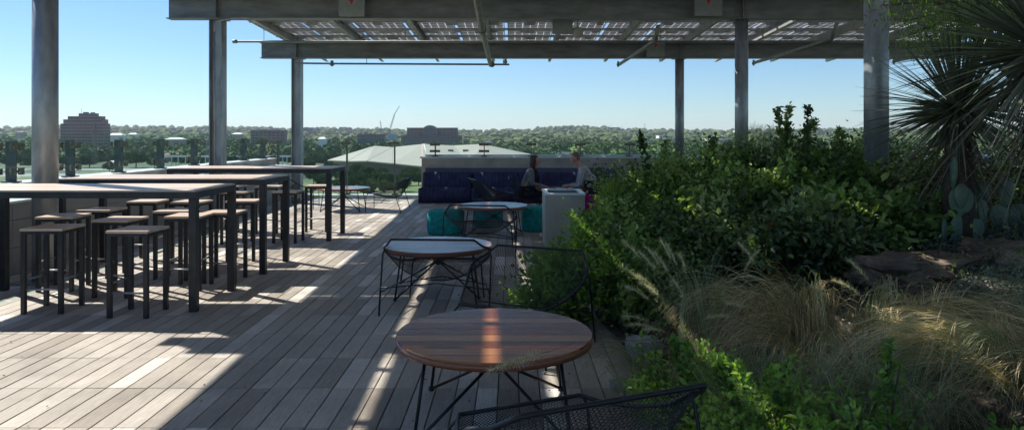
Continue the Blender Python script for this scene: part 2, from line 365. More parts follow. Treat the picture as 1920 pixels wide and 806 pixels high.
# modules
MP, MW, ML = 1.13, 1.06, 1.745
m = MB(); m.box(0, MW, 0, ML, 0, .008); proto = m.build('solar_panel', M['cells'], canopy, world=False)
m = MB()
for a in ((0,.022,0,ML),(MW-.022,MW,0,ML),(.022,MW-.022,0,.022),(.022,MW-.022,ML-.022,ML)): m.box(a[0],a[1],a[2],a[3],-.022,-.002)
m.box(.35,.62,.10,.16,-.032,-.003); m.box(.2,.3,ML-.2,ML-.15,-.03,-.003)
pf = m.build('panel_frame', M['rail'], proto, world=False)
first = True; sl = -math.atan(.04); rest = []
for j, y in enumerate(rows_y):
    for i in range(15):
        loc = Vector((-5.75 + i*MP, y, zr(y)+.26)) - canopy.location
        if 13 < y < 19.5:
            o = proto if first else copy_tree(proto, canopy); first = False
            o.location = loc; o.rotation_euler = (sl, 0, 0)
        else: rest.append(loc)
V0 = np.array([v.co[:] for v in proto.data.vertices]); F0 = np.array([p.vertices[:] for p in proto.data.polygons])
# roof part above and behind the camera: same panels, one part
mm = M['cells'].copy(); mm.name = 'solar_cells_grid'
for loc in rest[:0]: pass
V = []; Fq = []
for k, loc in enumerate(rest):
    q = V0.copy(); q = np.stack([q[:,0]+loc.x, q[:,1]*math.cos(sl)+loc.y, q[:,2]+loc.z+q[:,1]*math.sin(sl)], 1); V.append(q); Fq.append(F0+8*k)
o = npmesh('panel_array', np.concatenate(V), np.concatenate(Fq), M['cells'], canopy); tag(o, kind='stuff')
# sprinkler pipes and boxes
def pipe(name, pts, r, label, extra=None, cat='pipe', material='pipe', group=None):
    e = empty(name, pts[0], label, cat, group); m = MB(); m.tube(pts, r, 12); m.build('pipe_run', M[material], e)
    if extra:
        for nm, mbx, mt in extra: mbx.build(nm, M[mt], e)
    return e
def head(p, s=1):
    m = MB(); x, y, z = p
    m.tube([(x,y,z+.07),(x,y,z+.02)], .022*s, 8); m.tube([(x,y,z+.02),(x,y,z-.035)], .035*s, 10); m.tube([(x,y,z-.035),(x,y,z-.06)], .02*s, 8); return m
zp = 3.23
hg = MB(); hg.tube([(-.46,12.3,3.6),(-.46,12.3,zp)], .008, 6); hg.tube([(-.46,16.4,3.42),(-.46,16.4,zp)], .008, 6)
cc = MB(); 
for y in (11.0, 16.3): cc.tube([(-.46,y-.06,zp),(-.46,y+.06,zp)], .066, 12)
pipe('sprinkler_main', [(-.37,2,zp+.05),(-.42,8.3,zp+.01),(-.46,11,zp),(-.50,16.45,zp)], .048, 'greenish grey main pipe running away under both beams, nearest the centre', [('hanger', hg, 'beam'), ('coupling', cc, 'pipe')])
hd = head((-4.15,16.35,zp+.02), 1.6); h2 = head((-.15,16.35,zp+.07), 1.2)
pipe('sprinkler_branch', [(-5.0,16.35,zp+.03),(-4.1,16.35,zp+.02),(-.06,16.35,zp)], .022, 'thin dark horizontal pipe with sprinkler heads hung below the far beam', [('sprinkler_head', hd, 'pipe'), ('sprinkler_head', h2, 'pipe')] + [('hanger', MB().tube([(x,16.35,zp),(x,16.35,3.43)], .008, 6), 'beam') for x in (-3.35, -4.9, -.2)], material='beam')
cp_ = MB(); cp_.tube([(-6.02,15.3,3.62),(-5.93,15.3,3.62)], .04, 10)
pipe('conduit', [(-5.95,15.3,3.62),(9.6,15.3,3.62)], .025, 'long dark conduit with a capped end sticking out left above the far beam', [('end_cap', cp_, 'beam')] + [('hanger', MB().tube([(x,15.3,3.63),(x,15.3,3.86)], .006, 6), 'beam') for x in (-5.35, -2.3, .9, 3.2)], material='beam')
pipe('fire_sprinkler_pipe', [(2.47,12.0,zp+.22),(2.47,12.2,zp),(2.47,16.3,zp)], .036, 'pale pipe arm slanting towards the far beam beside the red-marked box', [('sprinkler_head', head((2.44,16.3,zp)), 'beam')])
pipe('fire_sprinkler_pipe', [(5.45,11.9,zp+.25),(5.45,12.1,zp),(5.45,16.0,zp)], .034, 'pale pipe arm under the far beam between the two thick right columns', [('sprinkler_head', head((5.45,16.0,zp)), 'beam')])
pipe('fire_sprinkler_pipe', [(8.4,11.9,zp+.25),(8.4,12.1,zp),(8.4,15.6,zp)], .034, 'pale pipe arm under the far beam right of the thickest column', [('sprinkler_head', head((8.4,15.6,zp)), 'beam')])
def sprinkler_box(px0, px1, py0, py1, d, label, mark=True):
    a = at(px0, py0, d); b = at(px1, py1, d); e = empty('junction_box', (a[0], d, b[2]), label, 'electrical box', 'grey boxes fixed to the canopy beams')
    m = MB(); m.box(a[0], b[0], d-.05, d+.04, b[2], a[2]); m.box(a[0]-.006, b[0]+.006, d-.058, d-.05, b[2]-.006, a[2]+.006); m.build('housing', M['boxgrey'], e, bevel=.004)
    if mark:
        cx = (a[0]+b[0])/2; cz = a[2] - (.50 if py0 < 0 else .30)*(a[2]-b[2]); s = .034; m = MB()
        pr = [(-1.0,1.2),(1.0,1.2),(1.1,.3),(.5,-.3),(.45,-1.3),(-.45,-1.3),(-.5,-.3),(-1.1,.3)]
        v = [(cx+p[0]*s, d-.062, cz+p[1]*s) for p in pr] + [(cx+p[0]*s, d-.058, cz+p[1]*s) for p in pr]
        m.add(v, [tuple(range(8)), tuple(range(15,7,-1))] + [(i, i+8, (i+1)%8+8, (i+1)%8) for i in range(8)]); m.build('red_mark', M['red'], e)
    return e
sprinkler_box(637, 684, -22, 31, 12.05, 'flat grey box with a red mark on the near beam, left one')
sprinkler_box(1302, 1352, -22, 31, 12.05, 'flat grey box with a red mark on the near beam beside the right column')
sprinkler_box(1212, 1245, 77, 107, 16.60, 'small grey box with a red mark on the far beam')
sprinkler_box(1036, 1073, 36, 64, 12.75, 'plain grey box hanging just under the near beam at the centre', False)
p = at(1083, 61, 12.75); e = empty('round_speaker', p, 'small round tan speaker hanging beside the plain grey box', 'speaker')
m = MB(); m.lathe([(.02,.09),(.07,.08),(.10,.02),(.10,-.05),(.06,-.09),(.02,-.10)], 20); m.build('housing', M['concrete'], e, world=False)
m = MB(); m.tube([(0,0,.09),(0,0,.45)], .01, 8); m.build('stem', M['beam'], e, world=False)
m = MB(); m.tube([at(402,60,12.12), at(402,46,12.12), at(408,40,12.12), at(440,34,12.12), at(470,34,12.12)], .012, 8); m.tube([at(402,60,12.12), at(402,330,12.12)], .012, 8)
tag(m.build('cable_conduit', M['galv']), 'thin bent cable conduit running down the left H-section column', 'conduit')

# ------------------------------------------------------------------ parapets and glass railings
wl = empty('parapet_wall', (-5.9, 9, 0), 'low grey panelled parapet wall running behind the bar tables', 'wall')
m = MB(); 
for z0, z1 in ((.0,.312),(.318,.627),(.633,.82)): 
    y = -1.5
    while y < 18.2: m.box(-5.76, -5.70, y, min(y+2.394, 18.2), z0, z1); y += 2.4
m.build('wall_panel', M['panelgrey'], wl)
m = MB(); m.box(-6.55, -5.762, -1.6, 18.6, -.3, .80); m.box(-6.5, -6.18, -1.6, 18.6, .8, .985); m.build('wall_core', M['concrete'], wl)
m = MB(); m.box(-6.17, -5.68, -1.6, 18.2, .823, .85); m.box(-6.54,-6.165,-1.6,18.62,.985,1.005); m.build('coping', M['coping'], wl)
wf = empty('parapet_wall', (0, 17.9, 0), 'tan concrete parapet wall behind the long navy sofa', 'wall')
m = MB(); m.box(-2.26, 12.6, 17.72, 18.0, -.3, 1.03); m.build('wall_core', M['concrete'], wf)
m = MB(); m.box(-2.30, 12.6, 17.69, 18.04, 1.031, 1.065); m.build('coping', M['coping'], wf)
m = MB(); m.box(-6.1, -2.27, 18.0, 18.35, -.03, .09); tag(m.build('kerb_strip', M['coping']), kind='structure')
def post(parent, x, y, z0, z1, axis, thick=True, low=True):
    """fin post with clamp plates; axis = direction the railing runs"""
    m = MB(); fw, ft = (.13, .022)
    if axis == 'y': m.box(x-fw/2, x+fw/2, y-ft/2, y+ft/2, z0, z1); m.box(x-.09,x+.09,y-.07,y+.07,z0+.001,z0+.018)
    else: m.box(x-ft/2, x+ft/2, y-fw/2, y+fw/2, z0, z1); m.box(x-.07,x+.07,y-.08,y+.08,z0+.001,z0+.018)
    p = m.build('post', M['fin'], parent)
    for zz in ((z1-.07, z0+.14) if low else (z1-.07,)):
        m = MB()
        if axis == 'y':
            for s_ in (-1, 1): m.box(x+.068, x+.085, y+s_*.075-.05, y+s_*.075+.05, zz-.045, zz+.045)
            m.box(x+.0655, x+.072, y-.13, y+.13, zz-.018, zz+.018)
            for s_ in (-1, 1): m.box(x-.11, x-.068, y+s_*.085-.035, y+s_*.085+.035, zz-.04, zz+.04)
        else:
            m.box(x-.13, x+.13, y-.09, y-.072, zz-.03, zz+.03); m.box(x-.05, x+.05, y-.072, y-.066, zz-.02, zz+.02)
        m.build('clamp_plate', M['rust'], p)
M['fin'] = mat('fin_steel', (.085,.10,.105), .5, .3, noise=.3, nscale=12)
M['rust'] = mat('weathered_bracket', (.22,.18,.15), .6, .3, noise=.5, nscale=20)
rl = empty('glass_railing', (-6.3, 9, 1), 'glass railing with dark fin posts along the left parapet', 'railing')
ys = [2.8+1.25*k for k in range(-2, 5)] + [8.95, 10.15, 11.4, 12.75, 14.1, 15.4, 16.75, 18.0]; ys = sorted(set([y for y in ys if y < 8] + ys[-8:]))
for i, y in enumerate(ys):
    post(rl, -6.32, y, 1.006, 1.53, 'y')
    if i < len(ys)-1:
        m = MB(); m.box(-6.232, -6.22, y+.03, ys[i+1]-.03, 1.02, 1.62); m.build('glass_pane', M['glass'], rl)
rf = empty('glass_railing', (-3.9, 18.1, 0), 'full-height glass railing at the deck end left of the sofa', 'railing')
xs = [-5.98, -5.46, -4.22, -3.0]
for i, x in enumerate(xs):
    post(rf, x, 18.14, .091, 1.47, 'x')
xx = [-6.1] + xs + [-2.3]
for a, b in zip(xx[:-1], xx[1:]):
    if b-a < .2: continue
    m = MB(); m.box(a+.02, b-.02, 18.05, 18.062, .10, 1.5); m.build('glass_pane', M['glass'], rf)
m = MB(); m.box(-2.2, 12.6, 17.93, 17.99, 1.07, 1.115); m.build('sunlit_coping_strip', M['sunlit_coping_strip'], wf)  # white strip added to paint the sunlit edge of the coping
rr_ = empty('glass_railing', (2, 17.9, 1.06), 'low glass railing on the tan parapet behind the sofa', 'railing')
xs = [-1.93, -.70, .48, 1.71, 2.95, 4.17, 5.4, 6.6, 7.8, 9.0]
for i, x in enumerate(xs):
    post(rr_, x, 17.86, 1.066, 1.44, 'x', low=(i < 2))
    m = MB(); m.box((x-.3 if i == 0 else x+.03), x+1.19, 17.77, 17.782, 1.075, 1.44); m.build('glass_pane', M['glass'], rr_)

# ------------------------------------------------------------------ navy sofa
sofa = empty('modular_sofa', (0, 17, 0), 'long navy channel-tufted sofa against the tan parapet', 'sofa')
def tufted(x0, x1, base, n):
    """vertical ribs: base is a side profile list (y,z) front to back, ribs bulge out"""
    V = []; Fq = []; nx = n*4
    for i in range(nx+1):
        x = x0 + (x1-x0)*i/nx; bul = .022*abs(math.sin(math.pi*n*i/nx))**.6
        for (y, z, ny_, nz_) in base: V.append((x, y+ny_*bul, z+nz_*bul))
    k = len(base)
    for i in range(nx):
        for j in range(k-1): Fq.append((i*k+j, (i+1)*k+j, (i+1)*k+j+1, i*k+j+1))
    m = MB(); m.add(V, Fq + [tuple(range(k)), tuple(nx*k+j for j in range(k-1,-1,-1))], True); return m
segs = [(-2.21,-.98),(-.96,.62),(.64,2.25)]
for a, b in segs:
    n = int((b-a)/.09)
    mo = tufted(a, b, [(17.25,.0,0,0),(16.72,.0,0,0),(16.70,.30,-1,0),(16.76,.345,-.5,.7),(17.25,.325,0,1)], n).build('seat', M['navy'], sofa)
    tufted(a+.03, b-.01, [(17.66,.0,0,0),(17.24,.0,0,0),(17.22,.34,-1,0),(17.36,.66,-1,.2),(17.42,.69,0,.8),(17.60,.69,0,0)], n).build('backrest', M['navy'], sofa)
m = MB(); m.box(-2.15, 2.6, 17.61, 17.715, .0, .79); m.build('back_ledge', mat('ledge', (.10,.10,.16), .6, noise=.2), sofa)

# ------------------------------------------------------------------ planter box
e = empty('planter_box', (.76, 10.6, 0), 'tall square grey-green metal planter standing beside the teal pouf', 'planter')
m = MB(); xa, xb, ya, yb = .475, 1.05, 10.2, 11.1
for a in ((xa,xb,ya,ya+.02),(xa,xb,yb-.02,yb),(xa,xa+.02,ya+.02,yb-.02),(xb-.02,xb,ya+.02,yb-.02)): m.box(a[0],a[1],a[2],a[3],0,.74)
m.build('planter_body', M['planter'], e, bevel=.004)
m = MB()
for a in ((xa-.01,xb+.01,ya-.01,ya+.06),(xa-.01,xb+.01,yb-.06,yb+.01),(xa-.01,xa+.06,ya+.06,yb-.06),(xb-.06,xb+.01,ya+.06,yb-.06)): m.box(a[0],a[1],a[2],a[3],.741,.765)
m.build('rim', M['planter_rim'], e)
m = MB(); m.box(xa+.021,xb-.021,ya+.021,yb-.021,.60,.64); m.build('inner_tray', M['darksteel'], e)

# ------------------------------------------------------------------ bar tables
def bar_table(X0, X1, Y0, Y1, label):
    e = empty('bar_table', ((X0+X1)/2, (Y0+Y1)/2, 0), label, 'table', 'high bar tables along the left parapet'); s = .07; T = 1.09
    for x in (X0, X1-s):
        for y in (Y0, Y1-s): m = MB(); m.box(x, x+s, y, y+s, .0, T-.062); m.build('leg', M['darksteel'], e, bevel=.004)
    m = MB(); m.box(X0, X1, Y0, Y0+.05, T-.06, T-.003); m.box(X0, X1, Y1-.05, Y1, T-.06, T-.003); m.box(X0, X0+.05, Y0+.05, Y1-.05, T-.06, T-.003); m.box(X1-.05, X1, Y0+.05, Y1-.05, T-.06, T-.003)
    m.build('frame', M['darksteel'], e)
    m = MB(); n = 8; pw = (Y1-Y0-.02)/n
    for i in range(n):
        for k, (a, b) in enumerate(((X0+.01, (X0+X1)/2-.002), ((X0+X1)/2+.002, X1-.01))):
            m.cur = rnd.random(); m.box(a, b, Y0+.01+i*pw+.0015, Y0+.01+(i+1)*pw-.0015, T-.002, T+.012)
    m.build('tabletop', M['bartop'], e)
bar_table(-5.28, -2.86, 6.42, 7.36, 'high bar table nearest the camera with a pale wooden top')
bar_table(-5.24, -2.84, 8.16, 9.06, 'middle one of the three high bar tables')
bar_table(-5.22, -2.74, 10.72, 11.66, 'farthest high bar table, near the second column')
M['cover'] = mat('stool_seat_wood', (.42,.30,.22), .45, noise=.2, nscale=4, stretch=(1,9,9))
def make_stool():
    e = empty('bar_stool', (0,0,0), 'x', 'stool', 'square backless bar stools at the high tables'); s = .365/2; t = .038
    for x in (-1, 1):
        for y in (-1, 1):
            m = MB(); cx, cy = x*(s-t/2), y*(s-t/2); m.box(cx-t/2, cx+t/2, cy-t/2, cy+t/2, 0, .742); m.build('leg', M['darksteel'], e, world=False, bevel=.003)
    m = MB(); k = s-t
    m.box(-k, k, -s, -s+t, .716, .742); m.box(-k, k, s-t, s, .716, .742); m.box(-s, -s+t, -k, k, .716, .742); m.box(s-t, s, -k, k, .716, .742); m.build('seat_frame', M['darksteel'], e, world=False)
    m = MB(); 
    for i in range(4): m.cur = [.2,.6,.35,.8][i]; m.box(-s-.004, s+.004, -s-.004+i*(2*s+.008)/4+.001, -s-.004+(i+1)*(2*s+.008)/4-.001, .744, .766)
    m.build('seat', M['bartop'], e, world=False)
    m = MB()
    m.tube([(-k,-s+t/2,.22),(k,-s+t/2,.22)], .009, 8); m.tube([(-s+t/2,-k,.30),(-s+t/2,k,.30)], .009, 8); m.tube([(s-t/2,-k,.30),(s-t/2,k,.30)], .009, 8); m.build('footrest', M['galv'], e, world=False)
    return e
st = make_stool()
stools = [(-4.22,6.53,2,'bar stool front left at the nearest bar table, farthest left in view'),
 (-3.36,6.38,-2,'frontmost bar stool, right one before the nearest bar table'),
 (-4.70,7.44,4,'bar stool with a warm lit seat behind the nearest bar table, leftmost'),
 (-3.95,7.16,-3,'bar stool half under the nearest bar table, between the two front stools'),
 (-3.40,7.48,2,'bar stool tucked under the right end of the nearest bar table'),
 (-4.68,8.10,-2,'blue-shaded bar stool in front of the middle bar table, leftmost'),
 (-3.77,7.98,3,'blue-shaded bar stool in front of the middle bar table at its centre'),
 (-3.17,7.84,1,'bar stool between the nearest and middle bar tables, right end'),
 (-4.68,9.12,2,'bar stool behind the middle bar table, leftmost, with a lit seat'),
 (-4.08,9.04,-4,'bar stool behind the middle bar table, second from the left'),
 (-3.46,9.18,3,'bar stool behind the right end of the middle bar table'),
 (-4.10,10.58,0,'bar stool in front of the farthest bar table, left one'),
 (-3.37,10.70,-3,'dark bar stool in front of the farthest bar table, right one'),
 (-3.25,11.92,2,'bar stool behind the right end of the farthest bar table'),
 (-4.02,11.75,4,'bar stool behind the farthest bar table, middle one'),
 (-4.68,11.85,0,'bar stool behind the farthest bar table, left one')]
for i, (x, y, a, lb) in enumerate(stools):
    o = st if i == 0 else copy_tree(st); o.location = (x, y, 0); o.rotation_euler = (0,0,R(a)); o['label'] = lb

# ------------------------------------------------------------------ round tables
def make_round():
    e = empty('round_table', (0,0,0), 'x', 'table', 'low round tables with wire legs'); T, r = .48, .555
    m = MB(); n = 9; w_ = 2*r/n
    for i in range(n):
        y0, y1 = -r+i*w_+.0028, -r+(i+1)*w_-.0028; pts = []
        for k in range(11):
            y = y0+(y1-y0)*k/10; pts.append((math.sqrt(max(1e-6, (r-.002)**2-y*y)), y))
        pts += [(-x, y) for x, y in reversed(pts)]
        m.cur = rnd.random(); m.prism(pts, T-.012, T)
    m.build('tabletop', M['redwood'], e, world=False)
    m = MB(); m.cur = .4; m.lathe([(r-.03,T-.046),(r,T-.046),(r+.004,T-.03),(r+.004,T-.013),(r-.03,T-.013)], 72); m.build('rim', M['redwood'], e, world=False)
    hub = Vector((0,0,.30)); hm = MB(); hm.lathe([(.02,.27),(.035,.28),(.035,.315),(.02,.325)], 14); hb = hm.build('hub', M['wire'], e, world=False)
    for k in range(4):
        a = R(45+90*k); ca, sa = math.cos(a), math.sin(a); foot = Vector((ca*.575, sa*.575, .012)); top = Vector((ca*.50, sa*.50, T-.047))
        m = MB(); m.tube([top, foot], .009, 8); m.tube([foot-Vector((0,0,.012)), foot+Vector((0,0,.012))], .017, 10); m.build('leg', M['wire'], e, world=False)
        m = MB(); m.tube([foot, Vector((ca*.03, sa*.03, .30))], .009, 8); m.tube([Vector((ca*.03, sa*.03, .30)), Vector((ca*.30, sa*.30, T-.05))], .006, 6); m.build('brace', M['wire'], e, world=False)
    return e
rt = make_round()
for i, (x, y, a, lb) in enumerate([(-.10,4.05,0,'large reddish round table in the foreground with a stripe of sun'),
    (-.764,7.31,5,'round wire-legged table behind the wire chair, second nearest'),
    (-.30,11.45,-6,'round table between the teal poufs'),
    (-3.62,15.25,3,'round table beside the far glass railing, past the bar tables'),
    (1.04,15.1,8,'round table between the two seated people')]):
    o = rt if i == 0 else copy_tree(rt); o.location = (x, y, 0); o.rotation_euler = (0,0,R(a)); o['label'] = lb
m = MB(); m.box(.93,1.13,14.92,15.06,.482,.488); m.box(1.19,1.31,15.02,15.2,.482,.486); tag(m.build('papers', M['paper']), 'pale papers lying on the table between the two people', 'papers')

# ------------------------------------------------------------------ wire lounge chairs (facing +Y)
def make_chair():
    e = empty('wire_chair', (0,0,0), 'x', 'chair', 'black wire mesh lounge chairs')
    prof = [(.40,.385),(.30,.355),(.10,.295),(-.10,.265),(-.24,.30),(-.33,.42),(-.385,.56),(-.43,.69)]
    hw = [.30,.34,.41,.46,.485,.475,.43,.365]; rise = [.0,.03,.12,.215,.25,.17,.06,.0]; fwd = [0,0,.01,.03,.07,.10,.06,0]
    def interp(arr, v):
        t = v*(len(arr)-1); i = min(int(t), len(arr)-2); f = t-i; f = f*f*(3-2*f)*.35 + f*.65; return arr[i]*(1-f)+arr[i+1]*f
    py = [p[0] for p in prof]; pz = [p[1] for p in prof]
    def Sf(u, v):
        a = abs(u)**2.4; return Vector((interp(hw, v)*u, interp(py, v)+interp(fwd, v)*a, interp(pz, v)+interp(rise, v)*a))
    N = 38; wires = MB()
    for fam in (1, -1):
        for k in range(-N, N+1):
            c = k/N*2.0; pts = []
            for i in range(41):
                v = i/40; u = fam*(c + 2.0*v - 1.0)
                if abs(u) <= 1: pts.append(Sf(u, v))
            if len(pts) >= 2: wires.tube(pts, .00155, 3, caps=False)
    wires.build('wire_mesh', M['wire'], e, world=False)
    rim = [Sf(u/8, 0) for u in range(-8, 8)] + [Sf(1, v/20) for v in range(0, 20)] + [Sf(u/8, 1) for u in range(8, -8, -1)] + [Sf(-1, v/20) for v in range(20, 0, -1)]
    m = MB(); m.tube(rim, .010, 8, closed=True); m.build('rim', M['wire'], e, world=False)
    for s_ in (-1, 1):
        fr = Sf(s_*.97, .04); ar = Sf(s_, .60)
        m = MB(); m.tube([fr, fr+Vector((s_*.04,.03,-.05)), Vector((s_*.37,.41,.0))], .008, 8); m.build('leg', M['wire'], e, world=False)
        m = MB(); m.tube([ar, ar+Vector((s_*.012,-.02,-.04)), Vector((s_*.49,-.36,.0))], .008, 8); m.build('leg', M['wire'], e, world=False)
        m = MB(); m.tube([Vector((s_*.365,.41,.20)), Vector((s_*.487,-.31,.20))], .006, 6); m.build('stretcher', M['wire'], e, world=False)
    m = MB(); m.tube([Vector((-.488,-.32,.24)), Vector((0,-.2,.262)), Vector((.488,-.32,.24))], .006, 6); m.tube([Vector((-.43,.08,.20)), Vector((0,.05,.278)), Vector((.43,.08,.20))], .006, 6); m.build('cross_bar', M['wire'], e, world=False)
    return e
ch = make_chair()
def yaw(dx, dy): return math.atan2(-dx, dy)
for i, (x, y, a, lb) in enumerate([
    (.20,2.84,yaw(-.39,.92),'wire mesh chair at the bottom edge, its back towards the camera'),
    (-.67,6.62,yaw(.06,1),'wire mesh chair pushed up to the second round table, seen from behind'),
    (.05,5.35,yaw(-.42,-1),'wire mesh chair beside the leafy shrub, behind the foreground table'),
    (-.40,9.65,yaw(.12,1),'wire mesh chair before the round table with teal poufs'),
    (-2.62,15.1,yaw(-1,.05),'wire mesh chair facing left at the deck end beside the sofa'),
    (-4.75,15.7,yaw(1,.1),'sunlit wire mesh chair behind the farthest bar table'),
    (-.42,14.9,yaw(1,.3),'wire mesh chair standing empty before the navy sofa'),
    (.36,15.1,yaw(1,0),'wire mesh chair under the seated woman')]):
    o = ch if i == 0 else copy_tree(ch); o.location = (x, y, 0); o.rotation_euler = (0,0,a); o['label'] = lb

# ------------------------------------------------------------------ poufs
def pouf(x, y, w_, h, mt, label, dep=None):
    e = empty('pouf', (x, y, 0), label, 'pouf', 'knitted poufs'); dep = dep or w_; m = MB(); n = 60; V = []; k = 0
    pf_ = [(.0,.86),(.03,.93),(.15,.985),(.5,1.0),(.85,.98),(.95,.93),(1.0,.82),(1.012,.55),(1.016,.2),(1.017,.01)]
    for z, s_ in pf_:
        for i in range(n):
            t = 2*math.pi*i/n; c, s2 = math.cos(t), math.sin(t); q = 1/((abs(c)**3.4+abs(s2)**3.4)**(1/3.4)); q *= 1+.012*math.cos(20*t)
            V.append((x+c*q*s_*w_/2, y+s2*q*s_*dep/2, z*h))
    Fq = [(a*n+i, a*n+(i+1)%n, (a+1)*n+(i+1)%n, (a+1)*n+i) for a in range(len(pf_)-1) for i in range(n)] + [tuple(range(n-1,-1,-1)), tuple((len(pf_)-1)*n+i for i in range(n))]
    m.add(V, Fq, True); m.build('cover', M[mt], e)
    return e
pouf(-1.08, 11.6, .60, .38, 'teal', 'teal knitted pouf left of the round table')
pouf(-.42, 12.5, .52, .38, 'teal', 'teal knitted pouf half hidden behind the round table')
pouf(.42, 11.95, .52, .40, 'teal', 'teal knitted pouf partly hidden by the grey planter box')
pouf(1.78, 15.15, .56, .36, 'magenta', 'magenta knitted pouf under the seated man')

# ------------------------------------------------------------------ people
def skin_mesh(name, chains, mats, parent=None, sub=1, extra=None, link=True):
    """chains: list of lists of (point, radius); the first point of the first chain is the root; equal points are merged"""
    V = []; E = []; Rr = []; idx = {}
    def vid(p, r):
        k = tuple(round(c, 4) for c in p)
        if k not in idx: idx[k] = len(V); V.append(k); Rr.append(r)
        return idx[k]
    for c in chains:
        ids = [vid(p, r) for p, r in c]
        E += [(a, b) for a, b in zip(ids[:-1], ids[1:]) if a != b]
    me = bpy.data.meshes.new(name); me.from_pydata(V, E, []); me.update()
    o = bpy.data.objects.new(name, me); COL.objects.link(o)
    m = o.modifiers.new('skin', 'SKIN'); m.use_smooth_shade = True
    sv = me.skin_vertices[0].data
    for i, r in enumerate(Rr): sv[i].radius = (r, r); sv[i].use_root = (i == 0)
    s = o.modifiers.new('sub', 'SUBSURF'); s.levels = sub; s.render_levels = sub
    dg = bpy.context.evaluated_depsgraph_get(); ev = o.evaluated_get(dg)
    res = bpy.data.meshes.new_from_object(ev); bpy.data.objects.remove(o)
    if extra:
        bm = bmesh.new(); bm.from_mesh(res)
        for em, mi in extra:
            n0 = len(bm.faces); bm.from_mesh(em); bm.faces.ensure_lookup_table()
            for f in bm.faces[n0:]: f.material_index = mi; f.smooth = True
        bm.to_mesh(res); bm.free()
    res.materials.clear()
    for q in mats: res.materials.append(q)
    o = bpy.data.objects.new(name, res); COL.objects.link(o); o.parent = parent
    if parent is not None: res.transform(Matrix.Translation(-parent.location))
    return o
def ball(c, r, n=12, fn=None):
    bm = bmesh.new(); bmesh.ops.create_uvsphere(bm, u_segments=n*2, v_segments=n, radius=1)
    for v in bm.verts:
        p = Vector((v.co.x*r[0], v.co.y*r[1], v.co.z*r[2]))
        if fn: p = fn(v.co.copy(), p)
        v.co = p + Vector(c)
    me = bpy.data.meshes.new('tmp'); bm.to_mesh(me); bm.free(); return me
def face_fn(sx):
    def fn(u, p):          # u on the unit sphere, face looks along sx*X
        f = u.x*sx
        if f > .2:
            p.x -= sx*.006*max(0, f)                                                      # flatter face
            p.x += sx*.026*math.exp(-((u.y/.16)**2) - ((u.z+.12)/.17)**2)*f               # nose
            p.x += sx*.007*math.exp(-((u.y/.30)**2) - ((u.z+.50)/.10)**2)*f               # lips
            p.x -= sx*.010*math.exp(-(((abs(u.y)-.36)/.16)**2) - ((u.z-.08)/.12)**2)      # eye sockets
            p.x += sx*.006*math.exp(-((u.z-.27)/.09)**2)*f                                # brow
            p.x += sx*.010*math.exp(-((u.y/.4)**2) - ((u.z+.85)/.14)**2)                  # chin
        if u.z < 0: p.y *= 1 + .26*u.z
        return p
    return fn
